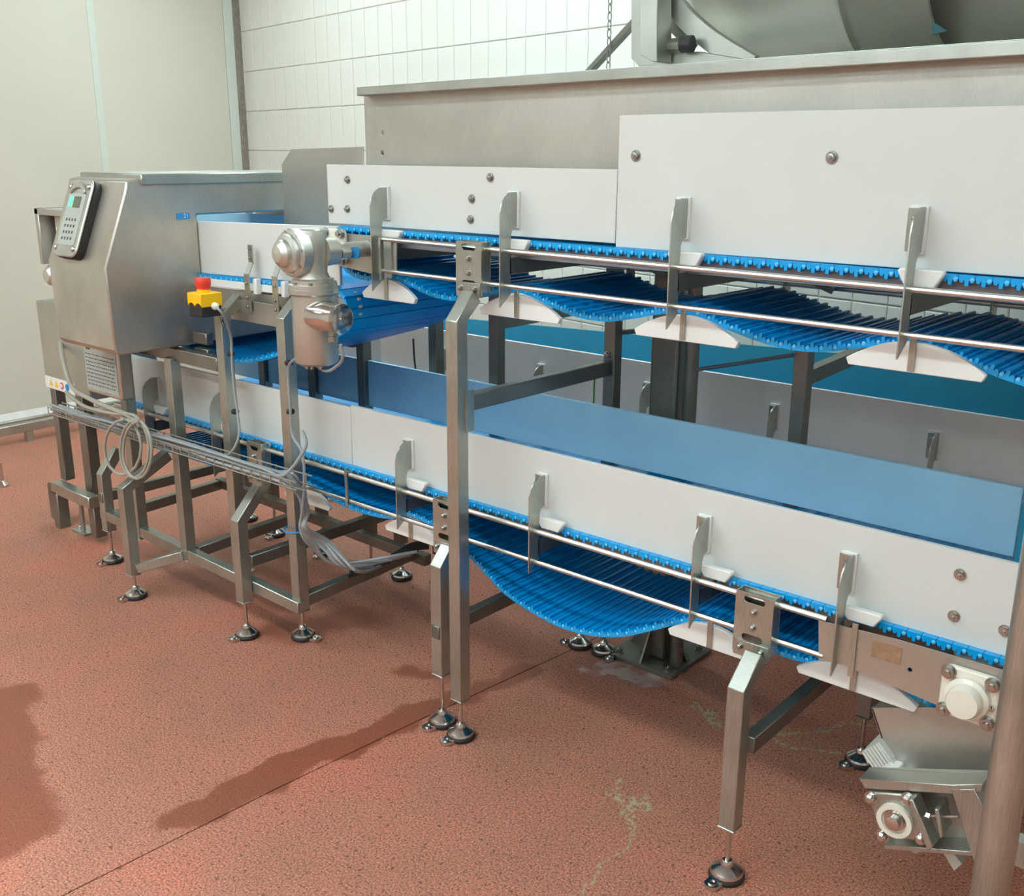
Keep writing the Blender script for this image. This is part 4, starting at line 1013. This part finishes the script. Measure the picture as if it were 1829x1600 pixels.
# legs of the elevator (standing on the floor behind the post)
for y in (1.95, 2.38): MB().sqbar((-.40, y, 0), (-.40, y, .34), .04).build('leg', 'steel', el, bevel=.002)
for q, mt in (((1810, 1500), 'cream'), ):
    v = at(*q, Y=1.8); MB().box((v.x-.01, 1.8, v.z-.05), (v.x+.2, 1.83, v.z)).build('side_rail', 'steel', el)
# round column close to the camera
rr = thing('round_column', (-.312, 1.5, 0), 'round polished steel post at the right picture edge', 'post')
MB().tube([(-.3125, 1.5, .012), (-.3125, 1.5, 2.4)], .0275, 40).build('tube', 'steel', rr)
MB().lathe((-.310, 1.5, 0), (0, 0, 1), [(.06, 0), (.06, .012)], 32).build('foot_plate', 'steel', rr)

# ================================================================== CABLE TRAY AND CABLES
ct_ = thing('cable_tray', (-3.1, 1.84, .60), 'narrow wire cable tray bridging the bent legs below the metal detector', 'tray')
T0 = at(100, 735, Y=1.82); T1 = at(533, 868, Y=1.82)
def TP(t, dy=0, dz=0): v = T0.lerp(T1, t); return Vector((v.x, v.y+dy, v.z+dz))
for dy, dz in ((-.03, .025), (-.03, 0), (0, -.008), (.03, 0), (.03, .03)):
    MB().tube([TP(0, dy, dz), TP(1.02, dy, dz)], .0025, 6).build('long_wire', 'steel', ct_)
w0_ = None
for i in range(32):
    t = i/31
    if w0_ is None: w0_ = MB().tube([TP(t, -.03, .028), TP(t, -.03, -.002), TP(t, 0, -.010), TP(t, .03, -.002), TP(t, .03, .034)], .0022, 6).build('cross_wire', 'steel', ct_); l0 = w0_.location.copy()
    else: inst(w0_, 'cross_wire', l0+(TP(t)-TP(0)), ct_)
random.seed(5)
ends = [(640, 1018), (700, 1000), (745, 985), (620, 1012), (735, 990), (690, 1008)]
for i in range(9):
    dy = -.02+.04*(i % 4)/3; dz = .004+.010*(i//4)+random.uniform(0, .006)
    P = [TP(t, dy+random.uniform(-.006, .006), dz+random.uniform(-.004, .008)) for t in (0, .15, .3, .45, .6, .75, .9, .97)]
    if i < 8:
        e = ends[i % 6]
        P += [at(533+i*1.5, 885, Y=1.84+i*.006), at(540+i*1.5, 915, Y=1.855+i*.004), at(536+i*1.5, 942, Y=1.86), at(548+i*6, 968, Y=1.88+i*.01), at(585+i*8, 1000+3*i, Y=1.97), at(*e, Y=2.10+.03*i)]
    else: P += [at(545, 800, Y=1.84), at(540, 770, Y=1.86)]
    tag(MB().tube(spline(P, 7), .0055, 7).build('cable', 'cable'), 'grey cable of the bundle lying in the wire tray and hanging at its right end', 'cable', 'grey cables in the wire tray')
def cable(pts, r, mat, label, name='cable', group=None): return tag(MB().tube(spline(pts, 8), r, 8).build(name, mat), label, 'cable', group)
cable([at(386, 549, Y=1.785), at(398, 562, Y=1.80), at(412, 600, Y=1.865), at(414, 640, Y=1.872), at(418, 690, Y=1.872), at(424, 735, Y=1.87), at(427, 775, Y=1.86), at(415, 805, Y=1.84), at(395, 818, Y=1.83), at(370, 818, Y=1.825)], .0042, 'cable', 'thin grey cable running from the emergency stop down its post')
cable([at(608, 615, Y=1.74), at(612, 640, Y=1.75), at(600, 655, Y=1.77), at(580, 662, Y=1.78), at(545, 640, Y=1.82), at(522, 645, Y=1.85), at(515, 665, Y=1.868), at(518, 720, Y=1.868), at(522, 775, Y=1.868), at(540, 810, Y=1.86), at(543, 870, Y=1.85), at(536, 942, Y=1.855)], .0045, 'cable', 'pale grey cable from the gear motor down the next post')
cable([at(108, 612, Y=1.90), at(112, 640, Y=1.86), at(128, 690, Y=1.82), at(160, 712, Y=1.80), at(200, 730, Y=1.80), at(228, 742, Y=1.80), at(250, 765, Y=1.80)], .009, 'cable_beige', 'thick beige hose from behind the detector down to the tray')
cable([at(118, 700, Y=1.84), at(150, 725, Y=1.81), at(200, 738, Y=1.80), at(240, 742, Y=1.80), at(256, 765, Y=1.80)], .007, 'cable_beige', 'beige cable drooping over the left end of the tray')
def coil(cx, cy, rx, ry, n, label, mat='cable_beige', r=.0055):
    P = []
    for i in range(n*16+1):
        a = -pi/2+2*pi*i/16; k = i/16
        P.append(at(cx+rx*cos(a)+k*5, cy+ry*sin(a)+k*2, Y=1.775-.008*k))
    return tag(MB().tube(P, r, 7).build('cable_coil', mat), label, 'cable')
coil(217, 797, 34, 50, 1, 'large single beige cable loop hanging left below the tray')
coil(238, 800, 27, 52, 2, 'double beige cable loop hanging right of the single loop')
cable([at(738, 605, Y=2.55), at(740, 640, Y=2.555), at(742, 660, Y=2.55), at(742, 700, Y=2.55)], .0035, 'cable_dark', 'thin black wire hanging beside the rear post')
cable([at(1062, 672, Y=2.60), at(1061, 700, Y=2.60), at(1060, 760, Y=2.60), at(1062, 850, Y=2.60), at(1075, 990, Y=2.62)], .003, 'green', 'thin green wire hanging left of the rear post')
def tie(c, r, name, mat, label): 
    tag(MB().tube([(c.x+r*cos(k*pi/6), c.y+r*sin(k*pi/6), c.z) for k in range(12)], .0035, 6, closed=True).build(name, mat), label, 'cable tie')
tie(at(524, 943, Y=1.895)+Vector((.012, 0, 0)), .038, 'cable_tie', 'blue_tie', 'blue cable tie holding the hanging bundle to the post')
for q, lb_ in (((412, 632), 'upper black cable clip on the post below the emergency stop'), ((420, 735), 'lower black cable clip on the post below the emergency stop'), ((516, 648), 'upper black cable clip on the post behind the gear motor'), ((519, 735), 'lower black cable clip on the post behind the gear motor')):
    p = at(*q, Y=1.875); tag(MB().lathe(p-Vector((0, 0, .007)), (0, 0, 1), [(.010, 0), (.013, .003), (.013, .011), (.010, .014)], 12).build('cable_clip', 'black'), lb_, 'clip')
# black hoses on the frame rail behind
for i in range(3):
    tag(MB().tube(spline([at(620+i*6, 1030-i*8, Y=2.02+.03*i), at(690, 1005-i*4, Y=2.2+.02*i), at(735, 982-i*5, Y=2.35), at(765, 978-i*5, Y=2.42)], 6), .007, 8).build('hose', 'cable_dark'), 'black hose lying on the lower cross rail', 'hose', 'black hoses on the lower cross rail')
# crumbs
for i, (q, lb_) in enumerate((((452, 1020), 'small pale crumb on the floor between the bent leg and the post'), ((180, 945), 'pale crumb beside the far left base plate'), ((482, 902), 'pale crumb on the floor under the stand'))):
    p = at(*q, Z=0); random.seed(i)
    bm_ = MB(); bm_.lathe(p, (0, 0, 1), [(.006, 0), (.010, .004), (.008, .009), (.002, .012)], 7)
    for v in bm_.v: v += Vector((random.uniform(-.002, .002), random.uniform(-.002, .002), 0))
    tag(bm_.build('crumb', 'crumb'), lb_, 'crumb')
